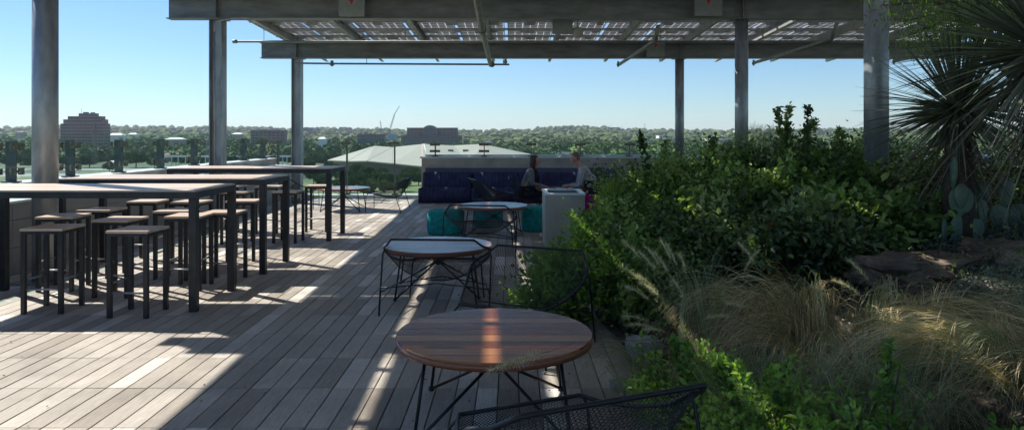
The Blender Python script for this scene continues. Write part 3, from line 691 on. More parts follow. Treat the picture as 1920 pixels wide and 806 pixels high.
def person(label, sx, hip, chest, neck, head, elbowL, wristL, elbowR, wristR, knee, foot, top, topr, hairfn, sleeves, hairmat, bulk=1.0):
    e = empty('person', (hip[0], hip[1], 0), label, 'person')
    Y = hip[1]; H_ = Vector(hip); C_ = Vector(chest); N_ = Vector(neck); K = Vector(head)
    mid = (H_*.5 + C_*.5)
    def arm(s, el, wr, g=0):
        sh = C_ + Vector((0, s*.165, .03)); el = Vector(el); wr = Vector(wr); d = (wr-el).normalized(); palm = wr + d*.05
        c = [[(C_, .115*bulk+g), (sh, .055+g), (sh.lerp(el,.5), .045+g), (el, .038+g), (el.lerp(wr,.5), .034+g), (wr, .024+g)]]
        if not g:
            c.append([(wr, .024), (palm, .030)])
            sd = d.cross(Vector((0,0,1))).normalized()
            for k, (o_, L_) in enumerate(((-.026,.062),(-.009,.072),(.009,.068),(.025,.055))):
                b = palm + d*.018 + sd*o_; c.append([(palm, .030), (b, .010), (b+d*L_*.5+Vector((0,0,.004)), .009), (b+d*L_*.9-Vector((0,0,.012)), .007)])
            c.append([(wr, .024), (wr + d*.02 + sd*-s*.03, .012), (wr + d*.055 + sd*-s*.05, .009)])
        return c
    def leg(s, g=0):
        h = H_ + Vector((0, s*.085, -.01)); k = Vector((knee[0], Y+s*.11, knee[2])); f = Vector((foot[0], Y+s*.12, foot[2]))
        c = [[(H_, .12*bulk+g), (h, .085+g), (h.lerp(k,.5), .072+g), (k, .055+g), (k.lerp(f,.4), .05+g), (f, .036+g)]]
        if not g: c.append([(f, .036), (f+Vector((sx*.06,0,-.035)), .034), (f+Vector((sx*.15,0,-.045)), .026)])
        return c
    torso = [[(H_, .12*bulk), (mid, .105*bulk), (C_, .115*bulk), (C_.lerp(N_,.6), .06), (N_, .048), (K-Vector((0,0,.05)), .05)]]
    fn = face_fn(sx); hm = ball(K, (.092,.074,.112), 14, fn)
    ears = [ball(K+Vector((-sx*.008, s*.074, -.008)), (.018,.010,.030), 6) for s in (-1,1)]
    eyes = [ball(K+Vector((sx*.076, s*.028, .010)), (.011,.013,.010), 6) for s in (-1,1)]
    pup = [ball(K+Vector((sx*.086, s*.028, .010)), (.003,.005,.005), 5) for s in (-1,1)]
    skin_mesh('body', torso + arm(-1, elbowL, wristL) + arm(1, elbowR, wristR) + leg(-1) + leg(1), [M['skin'], M['eye'], M['blacktop'], M['lips']], e, 1,
              [(hm,0)] + [(x,0) for x in ears] + [(x,1) for x in eyes] + [(x,2) for x in pup] + [(ball(K+Vector((sx*.088,0,-.056)), (.006,.022,.007), 6),3)])
    # clothes
    tp = [[(H_+Vector((0,0,.02)), .135*bulk), (mid, .118*bulk), (C_, .128*bulk), (C_.lerp(N_,.45), .078)]]
    def sleeve(s, el, wr):
        sh = C_ + Vector((0, s*.165, .03)); el = Vector(el); wr = Vector(wr)
        c = [(C_, .128*bulk), (sh, .07), (sh.lerp(el,.5), .060), (el, .050)]
        if sleeves > .5: c += [(el.lerp(wr,.5), .045), (el.lerp(wr,.85), .036)]
        return [c]
    skin_mesh('top', tp + sleeve(-1, elbowL, wristL) + sleeve(1, elbowR, wristR), [M[top]], e, 1)
    def tr(s):
        h = H_ + Vector((0, s*.085, -.01)); k = Vector((knee[0], Y+s*.11, knee[2])); f = Vector((foot[0], Y+s*.12, foot[2]))
        return [[(H_, .13*bulk), (h, .094), (h.lerp(k,.5), .080), (k, .063), (k.lerp(f,.4), .058), (k.lerp(f,.9), .048)]]
    skin_mesh('trousers', tr(-1)+tr(1), [M['trousers']], e, 1)
    for s in (-1, 1):
        f = Vector((foot[0]+sx*.06, Y+s*.12, .035)); sm = ball(f, (.125,.043,.036), 8, lambda u, p: Vector((p.x, p.y, max(p.z, -.034))))
        sm.transform(Matrix.Translation(-e.location)); sm.materials.append(M['blacktop']); so = bpy.data.objects.new('shoe', sm); COL.objects.link(so); so.parent = e
    hb = hairfn(K, sx); hb.transform(Matrix.Translation(-e.location)); hb.materials.append(M[hairmat]); ho = bpy.data.objects.new('hair', hb); COL.objects.link(ho); ho.parent = e
    for pl in hb.polygons: pl.use_smooth = True
    return e
M['lips'] = mat('lips', (.38,.12,.10), .5)
def long_hair(K, sx):
    def fn(u, p):
        if u.x*sx > .15 and u.z < .62: p.x = min(p.x*sx, .030)*sx
        if u.z < 0: p.z *= 2.1; p.x -= sx*.018*min(1, -u.z*1.5); p.y *= 1 + .15*u.z
        p.x += .006*math.sin(14*u.y)
        return p
    return ball(K+Vector((-sx*.012,0,.012)), (.102,.088,.118), 18, fn)
def short_hair(K, sx):
    def fn(u, p):
        if u.z < .15 and u.x*sx > -.3: p = Vector((p.x*.86, p.y*.90, max(p.z, .01)))
        if u.x*sx > .45 and u.z < .55: p.x = p.x*.86
        if u.z < -.5: p.x *= .9; p.z = max(p.z, -.06)
        return p
    return ball(K+Vector((-sx*.006,0,.012)), (.096,.080,.112), 16, fn)
wo = person('woman with long dark red-brown hair and grey cardigan, seated facing right', 1, (.31,15.12,.375), (.385,15.12,.80), (.44,15.12,.94), (.49,15.12,1.055),
    (.42,14.91,.585), (.66,15.0,.520), (.42,15.33,.585), (.67,15.24,.520), (.66,0,.345), (.72,0,.075), 'cardigan', 0, long_hair, 1, 'hair_dark', 1.35)
mw = MB(); mw.tube([(.50,15.12,.87),(.545,15.12,.76),(.52,15.12,.60)], [.030,.055,.06], 10); mw.build('dark_top', M['blacktop'], wo)
person('older man with short brown-grey hair in a pale checked shirt, leaning over the table', -1, (1.72,15.15,.465), (1.50,15.15,.875), (1.41,15.15,1.01), (1.35,15.15,1.125),
    (1.42,14.93,.545), (1.20,15.02,.53), (1.42,15.37,.545), (1.20,15.30,.53), (1.38,0,.345), (1.40,0,.075), 'checkshirt', 0, short_hair, 1, 'hair_grey', 1.6)

# ------------------------------------------------------------------ planting
def shrub(name, X, Y, ztop, r, mt, n, L, label, stems=46, spikes=0, sp_h=1.25, flowers=0, wl=.74, up=.5, cat='shrub', lo=0):
    zb = zt(X, Y); h = ztop - zb; e = empty(name, (X, Y, zb), label, cat, 'leafy shrubs massed in the planting bed')
    A = rng.normal(size=(stems, 3)); A[:,2] = A[:,2]*.8 + .35; A = unit(A); ext = rng.uniform(.72, 1.08, (stems,1))
    ends = A*ext*np.array([[r, r, h*.55]]) + np.array([[0,0,h*.48]]); ends[:,2] = np.clip(ends[:,2], .04, h*1.05); ends[:,:2] += rng.normal(scale=.12*r,size=(stems,2))
    base = rng.normal(scale=r*.13, size=(stems,3)); base[:,2] = 0
    for k in range(spikes):
        ends[k] = [rng.uniform(-.55,.55)*r, rng.uniform(-.35,.35)*r, h*rng.uniform(sp_h*.72,sp_h)]
    per = n//stems; parts = []; st_t = rng.uniform(.05,.95,(stems,))
    t = rng.power(2.2, (stems, per)); 
    P = base[:,None]*(1-t[...,None]) + ends[:,None]*t[...,None]; P[...,2] += (t*(1-t))*h*.35
    P = P + rng.normal(scale=.16*r, size=P.shape)*(np.where(np.arange(stems)<spikes, .2, .8)[:,None,None])
    P = P.reshape(-1,3); P[:,2] = np.maximum(P[:,2], .01); out = unit(P - np.array([[0,0,h*.25]]))
    D = out*.8 + rng.normal(size=P.shape)*.75 + np.array([[0,0,up-.35]])
    tone = np.clip(np.repeat(st_t, per) + rng.normal(scale=.17, size=len(P)), 0, 1)
    V, Fq, T = leaves(P, D, L*np.where(rng.uniform(size=len(P))<.15, 1.35, 1)*rng.uniform(.5,1.15,len(P)), L*wl*rng.uniform(.7,1.1,len(P)), tone)
    npmesh('foliage', V, Fq, M[mt], e, T)
    m = MB()
    for k in range(0, stems, 2):
        b, q = Vector(base[k]), Vector(ends[k]); c = b.lerp(q, .5) + Vector((0,0,h*.09)); m.tube([b, c, q], [.010,.007,.003], 4, caps=False)
    m.build('stems', M['bark'], e, world=False)
    if flowers:
        i = rng.choice(len(P), flowers, replace=False); Pf = np.repeat(P[i] + out[i]*.05, 5, 0)
        V, Fq, T = leaves(Pf, rng.normal(size=Pf.shape) + np.array([[0,0,1.2]]), np.full(len(Pf), .03), np.full(len(Pf), .016), rng.uniform(0,1,len(Pf)))
        npmesh('flowers', V, Fq, M['flower'], e, T)
    return e
SH = [ # X, Y, ztop, r, material, leaves, leaf length, label
 (.50,6.05,.66,.46,'leafbright',3600,.055,'small round shrub spilling over the deck edge beside the wire chair'),
 (1.12,5.95,.78,.46,'leafmid',5200,.058,'dark dense shrub just right of the mesh chair'),
 (.98,7.55,.86,.40,'leafbright',3400,.052,'bright lime-green shrub at the foot of the planter box'),
 (1.22,6.8,1.0,.5,'leafmid',5000,.06,'fine-leaved shrub between the lime shrub and the dark one'),
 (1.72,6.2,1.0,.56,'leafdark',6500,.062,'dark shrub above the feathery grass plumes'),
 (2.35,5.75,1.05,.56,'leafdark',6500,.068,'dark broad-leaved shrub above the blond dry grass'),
 (1.75,8.5,1.30,.6,'leafmid',5500,.068,'shrub topped by a leafy sprig before the thin right column'),
 (2.3,7.1,1.25,.62,'leafmid',6500,.07,'leafy shrub with red flowers in the middle of the bed'),
 (2.5,8.8,1.42,.7,'leafmid',7000,.066,'light-green tall shrub at the foot of the second right column'),
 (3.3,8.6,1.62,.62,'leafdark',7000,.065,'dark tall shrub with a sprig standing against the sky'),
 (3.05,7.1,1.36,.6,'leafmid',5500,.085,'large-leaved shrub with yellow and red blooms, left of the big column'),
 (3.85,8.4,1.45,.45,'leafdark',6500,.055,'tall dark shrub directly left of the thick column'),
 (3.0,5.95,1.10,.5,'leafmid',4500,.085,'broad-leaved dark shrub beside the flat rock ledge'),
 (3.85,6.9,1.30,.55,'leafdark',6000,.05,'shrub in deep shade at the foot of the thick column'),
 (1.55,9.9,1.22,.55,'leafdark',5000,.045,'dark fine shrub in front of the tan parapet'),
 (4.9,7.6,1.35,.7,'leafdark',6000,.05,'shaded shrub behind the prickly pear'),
 (3.3,11.5,1.42,.95,'leafmid',6000,.06,'far shrub behind the second right column'),
 (5.2,10.0,1.45,1.0,'leafmid',6000,.06,'far shrub right of the thick column'),
 (6.3,7.8,1.5,.9,'leafdark',6000,.06,'shrub at the far right edge behind the spiky yucca')]
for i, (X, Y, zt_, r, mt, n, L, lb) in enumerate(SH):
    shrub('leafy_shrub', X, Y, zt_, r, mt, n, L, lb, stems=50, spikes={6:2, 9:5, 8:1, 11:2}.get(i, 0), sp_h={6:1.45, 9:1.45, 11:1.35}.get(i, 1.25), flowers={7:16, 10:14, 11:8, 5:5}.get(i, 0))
def feather(X, Y, ztop, r, mt, n, label, name='feathery_shrub'):
    zb = zt(X, Y); h = ztop-zb; e = empty(name, (X, Y, zb), label, 'shrub', 'leafy shrubs massed in the planting bed')
    A = rng.normal(size=(n,3)); A = unit(A)*rng.uniform(.3,1,(n,1))**.5; P = A*np.array([[r,r,h*.5]]) + np.array([[0,0,h*.52]]); P[:,2] = np.maximum(P[:,2], .02)
    T_ = P + unit(P*np.array([[1,1,0]]) + np.array([[0,0,.25]]) + rng.normal(scale=.3,size=P.shape))*rng.uniform(.06,.13,(n,1))
    npmesh('foliage', *blades(P, T_, np.full(n,.01), np.full(n,.0045), rng.uniform(.2,.9,n), 2)[:2], M[mt], e, np.tile(rng.uniform(.2,.9,n), 2))
    m = MB()
    for k in range(14): a = k*.9; m.tube([(0,0,0),(math.cos(a)*r*.3,math.sin(a)*r*.3,h*.4),(math.cos(a)*r*.7,math.sin(a)*r*.7,h*.85)], [.008,.005,.002], 4, caps=False)
    m.build('stems', M['bark'], e, world=False)
feather(1.38, 9.4, 1.02, .30, 'leafbright', 6500, 'soft feathery bright green plant next to the seated man')
feather(2.15, 9.6, 1.35, .5, 'leafmid', 8000, 'soft feathery green shrub below the thin right column')
feather(3.45, 9.9, 1.72, .6, 'leafdark', 9000, 'soft feathery dark shrub behind the sprig against the sky')
# near leafy herbs
HB = [(.92,3.65,.50,.34,2300,'small green herb clump behind the bottom mesh chair'),
 (1.05,3.0,.60,.34,2300,'bright green herb clump at the right corner of the bottom mesh chair'),
 (1.15,2.45,.60,.28,1500,'bright green herb stems at the bottom edge, right of the mesh chair'),
 (1.42,2.75,.66,.20,900,'upright green herb with heart-shaped leaves before the dry grass'),
 (1.75,2.45,.55,.2,600,'low bright herb at the bottom edge under the dry grass'),
 (2.05,2.6,.60,.22,600,'green herb in the bottom right corner')]
for X, Y, z_, r, n, lb in HB:
    shrub('green_herb', X, Y, z_, r, 'leafbright', n, .035, lb, stems=26, spikes=5, wl=.75, up=.4, cat='herb')
# ornamental grasses
def grass(X, Y, n, rad, H, mt, label, lean=(0,0), wd=.0035, plume=0, spread=1.0, base_r=.10, frac=None, name='ornamental_grass', tipz=(.0,.35)):
    zb = zt(X, Y); e = empty(name, (X, Y, zb), label, 'grass clump', 'ornamental grass clumps')
    def one(k, mt_, nm):
        nb = max(6, k//16); bi = rng.integers(0, nb, k)
        ba = rng.uniform(0, 2*np.pi, nb); bq = rng.uniform(.35,1.15,nb)**.7*rad*spread; bb = rng.normal(scale=base_r*1.3, size=(nb,2)); bh = rng.uniform(.35,1.1,nb); bt = rng.uniform(tipz[0], tipz[1], nb); bc = rng.uniform(.1,.9,nb)
        js = np.where(rng.uniform(size=k) < .22, 3.2, 1.0)
        a = ba[bi] + rng.normal(scale=.09, size=k)*js; q = bq[bi]*rng.uniform(.72,1.06,k)
        B = np.stack([bb[bi,0]+rng.normal(scale=.015, size=k), bb[bi,1]+rng.normal(scale=.015, size=k), np.zeros(k)], 1)
        T_ = np.stack([B[:,0]+np.cos(a)*q+lean[0], B[:,1]+np.sin(a)*q+lean[1], np.maximum(.0, bt[bi]*H + rng.normal(scale=.03, size=k)*js)], 1)
        tn = np.clip(bc[bi]+rng.normal(scale=.15,size=k),0,1)
        npmesh(nm, *blades(B, T_, H*bh[bi]*rng.uniform(.85,1.1,k), wd*rng.uniform(.6,1.3,k), tn, 8)[:2], M[mt_], e, np.tile(tn, 8))
    if frac: one(int(n*frac), mt, 'blades'); one(int(n*(1-frac)), 'greengrass', 'green_blades')
    else: one(n, mt, 'blades')
    for k in range(plume):
        a = rnd.uniform(1.7, 4.5) if rnd.random() < .7 else rnd.uniform(-.6,.8); q = rad*rnd.uniform(.5,1.6); tip = Vector((math.cos(a)*q, math.sin(a)*q*.5, H*rnd.uniform(.6,1.4))); m = MB()
        pts = [Vector((0,0,0)).lerp(tip, t/8) + Vector((0,0,.12*H*math.sin(math.pi*t/8))) for t in range(9)]
        m.tube(pts, [.0022]*9, 4, caps=False); st_ = m.build('stalk', M['drygrass'], e, world=False)
        d = (pts[-1]-pts[-3]).normalized(); nn = 260; tt = rng.uniform(0,1,nn)
        Pp = np.array([(pts[-1] + d*(-.02+.20*t) + Vector((0,0,-.05*t*t)))[:] for t in tt]); Dd = rng.normal(size=(nn,3))*.8 + np.array([d[:]])*1.0
        npmesh('plume', *blades(Pp, Pp+unit(Dd)*rng.uniform(.015,.05,(nn,1)), np.zeros(nn), np.full(nn,.0018), rng.uniform(0,1,nn), 2, 0)[:2], M['plume'], st_, np.tile(rng.uniform(0,1,nn), 2))
    return e
grass(1.82,4.45,1500,.60,.46,'drygrass','blond dry grass mound highest on the slope',lean=(-.34,-.10),frac=.85,wd=.0055,plume=5)
grass(2.25,4.0,1200,.62,.36,'drygrass','dry grass mound in the middle of the slope with green blades',lean=(.22,-.25),frac=.6,wd=.005,plume=3)
grass(1.72,3.45,1300,.6,.32,'greengrass','matted grey-green grass mound in front of the blond ones',lean=(-.05,-.1),frac=.4)
grass(2.45,3.3,1100,.65,.30,'drygrass','sunlit straw-coloured grass at the lower right edge',lean=(-.45,-.1),frac=.7,wd=.0045)
grass(3.0,3.55,900,.55,.38,'greengrass','wispy green grass at the right edge below the silver groundcover',lean=(-.1,-.1))
grass(1.25,4.6,190,.42,.58,'greengrass','thin upright grass with feathery plumes beside the pale stone',plume=20,tipz=(.2,1.25),base_r=.05)
grass(1.15,3.35,500,.45,.42,'greengrass','sprawling grass whose plume reaches over the foreground table',plume=0,lean=(-.1,.05),tipz=(.1,.9),base_r=.06)
grass(.88,4.25,500,.40,.26,'greengrass','low wispy grass creeping onto the deck right of the foreground table',lean=(-.12,0),base_r=.08)
e = empty('grass_stalk', (1.12,3.35,zt(1.12,3.35)), 'single grass stalk with a blond plume hanging over the foreground table rim', 'grass stalk')
m = MB(); pts = [Vector((1.12,3.35,.2)), Vector((.95,3.32,.50)), Vector((.65,3.27,.66)), Vector((.30,3.21,.665)), Vector((.03,3.16,.60))]; m.tube(pts, .0016, 4, caps=False); m.build('stalk', M['drygrass'], e)
nn = 420; tt = rng.uniform(0,1,nn)[:,None]; Pp = np.array([[.12,3.17,.62]])*(1-tt) + np.array([[-.10,3.13,.565]])*tt; Pp -= np.array(e.location[:])[None]
npmesh('plume', *blades(Pp, Pp+unit(rng.normal(size=(nn,3))+np.array([[-.6,0,-.1]]))*rng.uniform(.02,.05,(nn,1)), np.zeros(nn), np.full(nn,.0016), rng.uniform(0,1,nn), 2, 0)[:2], M['plume'], e, np.tile(rng.uniform(0,1,nn),2))
# silver groundcover and litter (uncountable)
def scatter(n, x0, x1, y0, y1, cond=None):
    out = []
    while len(out) < n:
        x, y = rnd.uniform(x0,x1), rnd.uniform(y0,y1)
        if x < edge(y)+.04 or (cond and not cond(x,y)): continue
        out.append((x, y, zt(x,y)+.01))
    return np.array(out)
P = scatter(26000, 2.3, 6.5, 2.8, 6.6, lambda x,y: math.sin(2.3*x+1.1)*math.cos(2.9*y)+.45*math.sin(7*x+3*y) > -.35 and x > 3.05+.25*math.sin(3*y) - max(0, y-4.3)*.0 or x > 4.3)
P[:,2] += rng.uniform(0,.05,len(P))
o = npmesh('ground_cover', *(lambda q: q[:2])(leaves(P, rng.normal(size=P.shape)+np.array([[0,0,.6]]), rng.uniform(.012,.032,len(P)), rng.uniform(.008,.018,len(P)), np.zeros(len(P)))), M['leafgrey'], None, np.tile(rng.uniform(0,1,len(P)),2))
P = scatter(30000, 2.9, 6.5, 3.1, 5.7, lambda x,y: x > 2.95+.2*math.sin(4*y) and math.sin(3.1*x+2)*math.cos(3.7*y)+.5*math.sin(9*x+5*y) > -.75); P[:,2] += rng.uniform(0,.05,len(P))
o2 = leaves(P, rng.normal(size=P.shape)+np.array([[0,0,.6]]), rng.uniform(.014,.032,len(P)), rng.uniform(.009,.018,len(P)), np.zeros(len(P)))
tag(npmesh('ground_cover', o2[0], o2[1], M['leafgrey'], None, np.tile(rng.uniform(0,1,len(P)),2)), 'silver groundcover mat beside the brown rock', 'groundcover', kind='stuff')
tag(o, 'low silver-leaved groundcover on the slope at right', 'groundcover', kind='stuff')
P = scatter(14000, .8, 6.5, 1.2, 9.0)
o = npmesh('leaf_litter', *(lambda q: q[:2])(leaves(P, rng.normal(size=P.shape)*np.array([[1,1,.2]]), rng.uniform(.015,.05,len(P)), rng.uniform(.006,.02,len(P)), np.zeros(len(P)))), M['yuccadead'], None, np.tile(rng.uniform(0,1,len(P)),2))
tag(o, 'dry leaf litter and bark mulch scattered over the bed', 'leaf litter', kind='stuff')
P = scatter(9000, .85, 6, 4.6, 10.5); P[:,2] += rng.uniform(0,.12,len(P))
o = npmesh('low_weeds', *(lambda q: q[:2])(leaves(P, rng.normal(size=P.shape)+np.array([[0,0,.8]]), rng.uniform(.02,.05,len(P)), rng.uniform(.012,.03,len(P)), np.zeros(len(P)))), M['leafdark'], None, np.tile(rng.uniform(0,1,len(P)),2))
tag(o, 'low dark weeds covering the soil under the shrubs', 'weeds', kind='stuff')
P = np.array([(x, y, .004+rnd.random()*.004) for x, y in ((rnd.uniform(-.6,.95) if rnd.random() < .75 else rnd.uniform(-5,.5), rnd.uniform(2.5,9)) for _ in range(240)) if x < edge(y)])
o2 = leaves(P, rng.normal(size=P.shape)*np.array([[1,1,.1]]), rng.uniform(.012,.035,len(P)), rng.uniform(.006,.016,len(P)), np.zeros(len(P)))
tag(npmesh('fallen_leaves', o2[0], o2[1], M['yuccadead'], None, np.tile(rng.uniform(0,1,len(P)),2)), 'small dry leaves blown onto the deck boards', 'fallen leaves', kind='stuff')
# rocks
def rock(name, X, Y, sz, label, mt, sink=.3, rz=0, sub=4, amp=.22, cat='rock', z=None):
    bm = bmesh.new(); bmesh.ops.create_cube(bm, size=1); bmesh.ops.subdivide_edges(bm, edges=bm.edges[:], cuts=7, use_grid_fill=True)
    from mathutils import noise
    for v in bm.verts:
        p = v.co.copy(); q = p.normalized()*.62; p = p.lerp(q, .28); nse = noise.noise(p*3.1+Vector((X,Y,0)))*amp + noise.noise(p*8)*amp*.35; p += p.normalized()*nse
        v.co = Vector((p.x*sz[0], p.y*sz[1], p.z*sz[2]))
    me = bpy.data.meshes.new(name); bm.to_mesh(me); bm.free(); me.materials.append(M[mt]); o = bpy.data.objects.new(name, me); COL.objects.link(o)
    zz = z if z is not None else zt(X,Y); o.location = (X, Y, zz + sz[2]*(.5-sink)); o.rotation_euler = (0,0,rz); return tag(o, label, cat)
rock('rock_ledge', 2.95, 5.2, (.75,.42,.2), 'flat weathered rock ledge set in the slope behind the dry grass', 'rock', .35, .15, amp=.34)
rock('brown_rock', 3.6, 5.25, (.42,.3,.16), 'rough brown rock just right of the flat ledge', 'rock', .35, -.3, amp=.36)
rock('small_rock', 3.55, 4.85, (.34,.26,.15), 'small tan rock at the right end of the flat ledge', 'rock', .25, .5)
rock('pale_stone', .93, 5.0, (.20,.18,.19), 'small pale squarish stone on the deck edge under the plumes', 'stone', .08, .3, amp=.1, z=.0)
rock('flat_stone', .72, 4.5, (.18,.12,.05), 'little flat pale stone at the foot of the foreground table leg', 'stone', .1, .2, amp=.1, z=.0)
# yuccas
def yucca(X, Y, zc, n, L, label, skirt=500, trunk_r=.11, tilt=(0,0), up0=-.75):
    zb = zt(X, Y); e = empty('spiky_yucca', (X, Y, zb), label, 'yucca', 'yuccas on the right'); c = np.array([[tilt[0], tilt[1], zc-zb]])
    a = rng.uniform(0, 2*np.pi, n); el = rng.uniform(up0, 1.35, n); D = np.stack([np.cos(a)*np.cos(el), np.sin(a)*np.cos(el), np.sin(el)], 1)
    Ln = L*rng.uniform(.75,1.05,n)*np.where(el < -.3, .85, 1); B = c + D*.05; T_ = B + D*Ln[:,None]; sag = np.clip(.22-.25*(el>.6), 0, 1)*rng.uniform(.2,1.3,n)*np.cos(el)
    T_[:,2] -= sag*L*.5; H = sag*L*.18+.004; tn = rng.uniform(0,1,n)
    V, Fq, T = blades(B, T_, H, np.full(n,.030)*rng.uniform(.7,1.2,n), tn, 7)
    npmesh('leaf_rosette', V, Fq, M['yucca'], e, np.tile(tn, 7))
    n2 = skirt; a = rng.uniform(0,2*np.pi,n2); zz = rng.uniform(-.05,.55,n2); B = np.stack([tilt[0]+np.cos(a)*trunk_r, tilt[1]+np.sin(a)*trunk_r, zc-zb-zz], 1)
    el = rng.uniform(-1.25,-.35,n2); D = np.stack([np.cos(a)*np.cos(el), np.sin(a)*np.cos(el), np.sin(el)], 1); T_ = B + D*(L*rng.uniform(.5,.85,n2))[:,None]; T_[:,2] = np.maximum(T_[:,2], .02); tn = rng.uniform(0,1,n2)
    npmesh('dead_leaf_skirt', *blades(B, T_, np.full(n2,.03), np.full(n2,.022), tn, 5)[:2], M['yuccadead'], e, np.tile(tn,5))
    m = MB(); m.tube([(0,0,-.05),(tilt[0]*.3,tilt[1]*.3,(zc-zb)*.5),(tilt[0],tilt[1],zc-zb)], [trunk_r*1.2,trunk_r,trunk_r*.8], 12); m.build('trunk', M['bark'], e, world=False)
    return e
yucca(3.62, 5.75, 1.80, 420, .80, 'dark spiky yucca rosette whose leaves cross the thick column', 130)
yucca(3.6, 4.75, 2.15, 560, 1.05, 'large spiky yucca at the right edge with long drooping leaves', 90, up0=-1.0)
yucca(4.6, 5.2, 1.75, 380, .85, 'lower yucca rosette at the right edge with a shaggy dead skirt', 320, up0=-1.0)
# prickly pears
def prickly(X, Y, pads, label):
    zb = zt(X, Y); e = empty('prickly_pear', (X, Y, zb), label, 'cactus', 'prickly pear cacti')
    for (dx, dy, dz, w_, h, rz, tl) in pads:
        bm = bmesh.new(); bmesh.ops.create_uvsphere(bm, u_segments=20, v_segments=12, radius=1)
        for v in bm.verts: z = v.co.z; v.co = Vector((v.co.x*w_/2*(1+.18*z), v.co.y*.022*(1+.1*z), (z+1)*h/2))
        bmesh.ops.rotate(bm, verts=bm.verts, matrix=Matrix.Rotation(tl, 3, 'Y')); bmesh.ops.rotate(bm, verts=bm.verts, matrix=Matrix.Rotation(rz, 3, 'Z'))
        bmesh.ops.translate(bm, verts=bm.verts, vec=(dx, dy, dz)); me = bpy.data.meshes.new('pad'); bm.to_mesh(me); bm.free()
        me.materials.append(M['cactus']); me.polygons.foreach_set('use_smooth', [True]*len(me.polygons)); o = bpy.data.objects.new('pad', me); COL.objects.link(o); o.parent = e
prickly(3.55, 5.65, [(0,0,-.03,.17,.27,.2,.1),(-.09,.02,-.02,.15,.24,.9,-.3),(.1,.01,-.03,.13,.24,-.5,.25),(.02,0,.2,.19,.26,-.1,.05),(.01,-.03,.28,.14,.20,.3,.0),(-.02,.03,.43,.14,.27,1.3,-.15),(.16,.05,.18,.12,.25,1.2,.2)], 'tall prickly pear cactus with an edge-on pad on top')
prickly(4.05, 5.9, [(0,0,-.03,.18,.26,.1,0),(-.12,0,.05,.14,.22,.5,-.25),(.13,.02,.02,.14,.22,-.4,.3),(.05,0,.2,.17,.25,.2,.08),(-.1,.03,.22,.13,.2,-.3,-.1)], 'prickly pear cactus with one pale round pad, farthest right')
prickly(3.0, 6.35, [(0,0,-.03,.15,.24,.6,.1),(.1,.02,-.02,.16,.2,-.3,.35),(-.1,.0,-.02,.16,.2,.2,-.3),(.02,0,.17,.12,.2,1.0,0)], 'small shaded prickly pear left of the tall one')
# small tree overhanging at the top right, its sunlit look put into the leaf colour
def small_tree(X, Y, label):
    zb = zt(X, Y); e = empty('slender_tree', (X, Y, zb), label, 'tree'); m = MB(); tips = []
    m.tube([(0,0,-.1),(-.25,-.02,.9),(-.85,.0,1.6)], [.06,.05,.035], 10)
    for k in range(16):
        a = rnd.uniform(0, 6.28); q = rnd.uniform(.5,1.15); tip = Vector((-1.0+math.cos(a)*q*.85, math.sin(a)*q*.8, rnd.uniform(1.7,2.3))); m.tube([(-.75,0,1.3+.2*rnd.random()), Vector((-.85,0,1.7)).lerp(tip,.5)+Vector((0,0,.15)), tip], [.018,.012,.004], 5, caps=False); tips.append(tip)
    m.build('trunk', M['bark'], e, world=False); P = []
    for t in tips:
        for k in range(230): s = rnd.random(); P.append((Vector((-.85,0,1.7)).lerp(t, .35+.75*s) + Vector((rnd.gauss(0,.11),rnd.gauss(0,.11),rnd.gauss(-.03,.10))))[:])
    P = np.array(P); D = rng.normal(size=P.shape)*.6 + np.array([[0,0,-.9]]); tn = rng.uniform(0,1,len(P))
    npmesh('crown', *leaves(P, D, rng.uniform(.03,.07,len(P)), rng.uniform(.008,.014,len(P)), tn)[:2], M['leafbright'], e, np.tile(tn,2))
small_tree(4.9, 5.9, 'slender tree with bright narrow leaves above the yuccas')

# ------------------------------------------------------------------ the city beyond
YT = [(-900,240),(0,240.5),(110,240),(300,239),(480,241),(600,242),(860,246),(960,245),(1010,242),(1075,237.5),(1130,240),(1170,244),(1300,246),(1560,243),(1920,243),(2900,242)]
def ridge(px): return float(np.interp(px, [a for a,_ in YT], [b for _,b in YT]))
GZ = -22.0
def gz(x, y):
    if y < 60: return GZ
    px = 960 + x*F/max(y,1); zr_ = CH + (HY-ridge(px))*4500/F - 9
    t = min(1, max(0, (y-800)/3700)); t = t*t*(3-2*t)*.5 + t*.5
    z = GZ + t*(zr_-GZ) + 3*math.sin(x*.006+y*.004)*min(1,t*4)*(1-t)
    if y > 4500: z -= (y-4500)*.03
    return z
V = []; ts = np.linspace(-1.5, 1.5, 61); ds = [-80, 15, 120, 250, 400, 550, 700] + list(np.geomspace(800, 4500, 24)) + [5200, 7000, 9500]
for d in ds:
    for t in ts: V.append((t*max(d, 700), d, gz(t*max(d,700), d)))
n1 = len(ts); Fq = [(j*n1+i, j*n1+i+1, (j+1)*n1+i+1, (j+1)*n1+i) for j in range(len(ds)-1) for i in range(n1-1)]
M['ground'] = mat('city_ground', (.11,.14,.065), .95, nscale=.02, color2=(.055,.085,.035), coord='Object')
tag(npmesh('ground', V, Fq, M['ground'], smooth=True), kind='structure')
M['lawn'] = mat('park_lawn', (.16,.21,.06), .95, nscale=.12, color2=(.10,.13,.045)); M['asphalt'] = mat('pale_road', (.30,.30,.29), .9, noise=.1, nscale=.05)
def sheet(name, pts, z, mt):
    m = MB(); m.add([(p[0],p[1],z) for p in pts], [tuple(range(len(pts)))]); return tag(m.build(name, M[mt]), kind='structure')
def gp(px, py, z=GZ): d = F*(CH-z)/(py-HY); return ((px-960)*d/F, d)
sheet('lawn', [gp(560,420), gp(900,420), gp(900,338), gp(760,334), gp(700,336), gp(560,345)], GZ+.15, 'lawn')
sheet('lawn', [gp(-300,345), gp(420,345), gp(420,333), gp(-300,331)], GZ+.15, 'lawn')
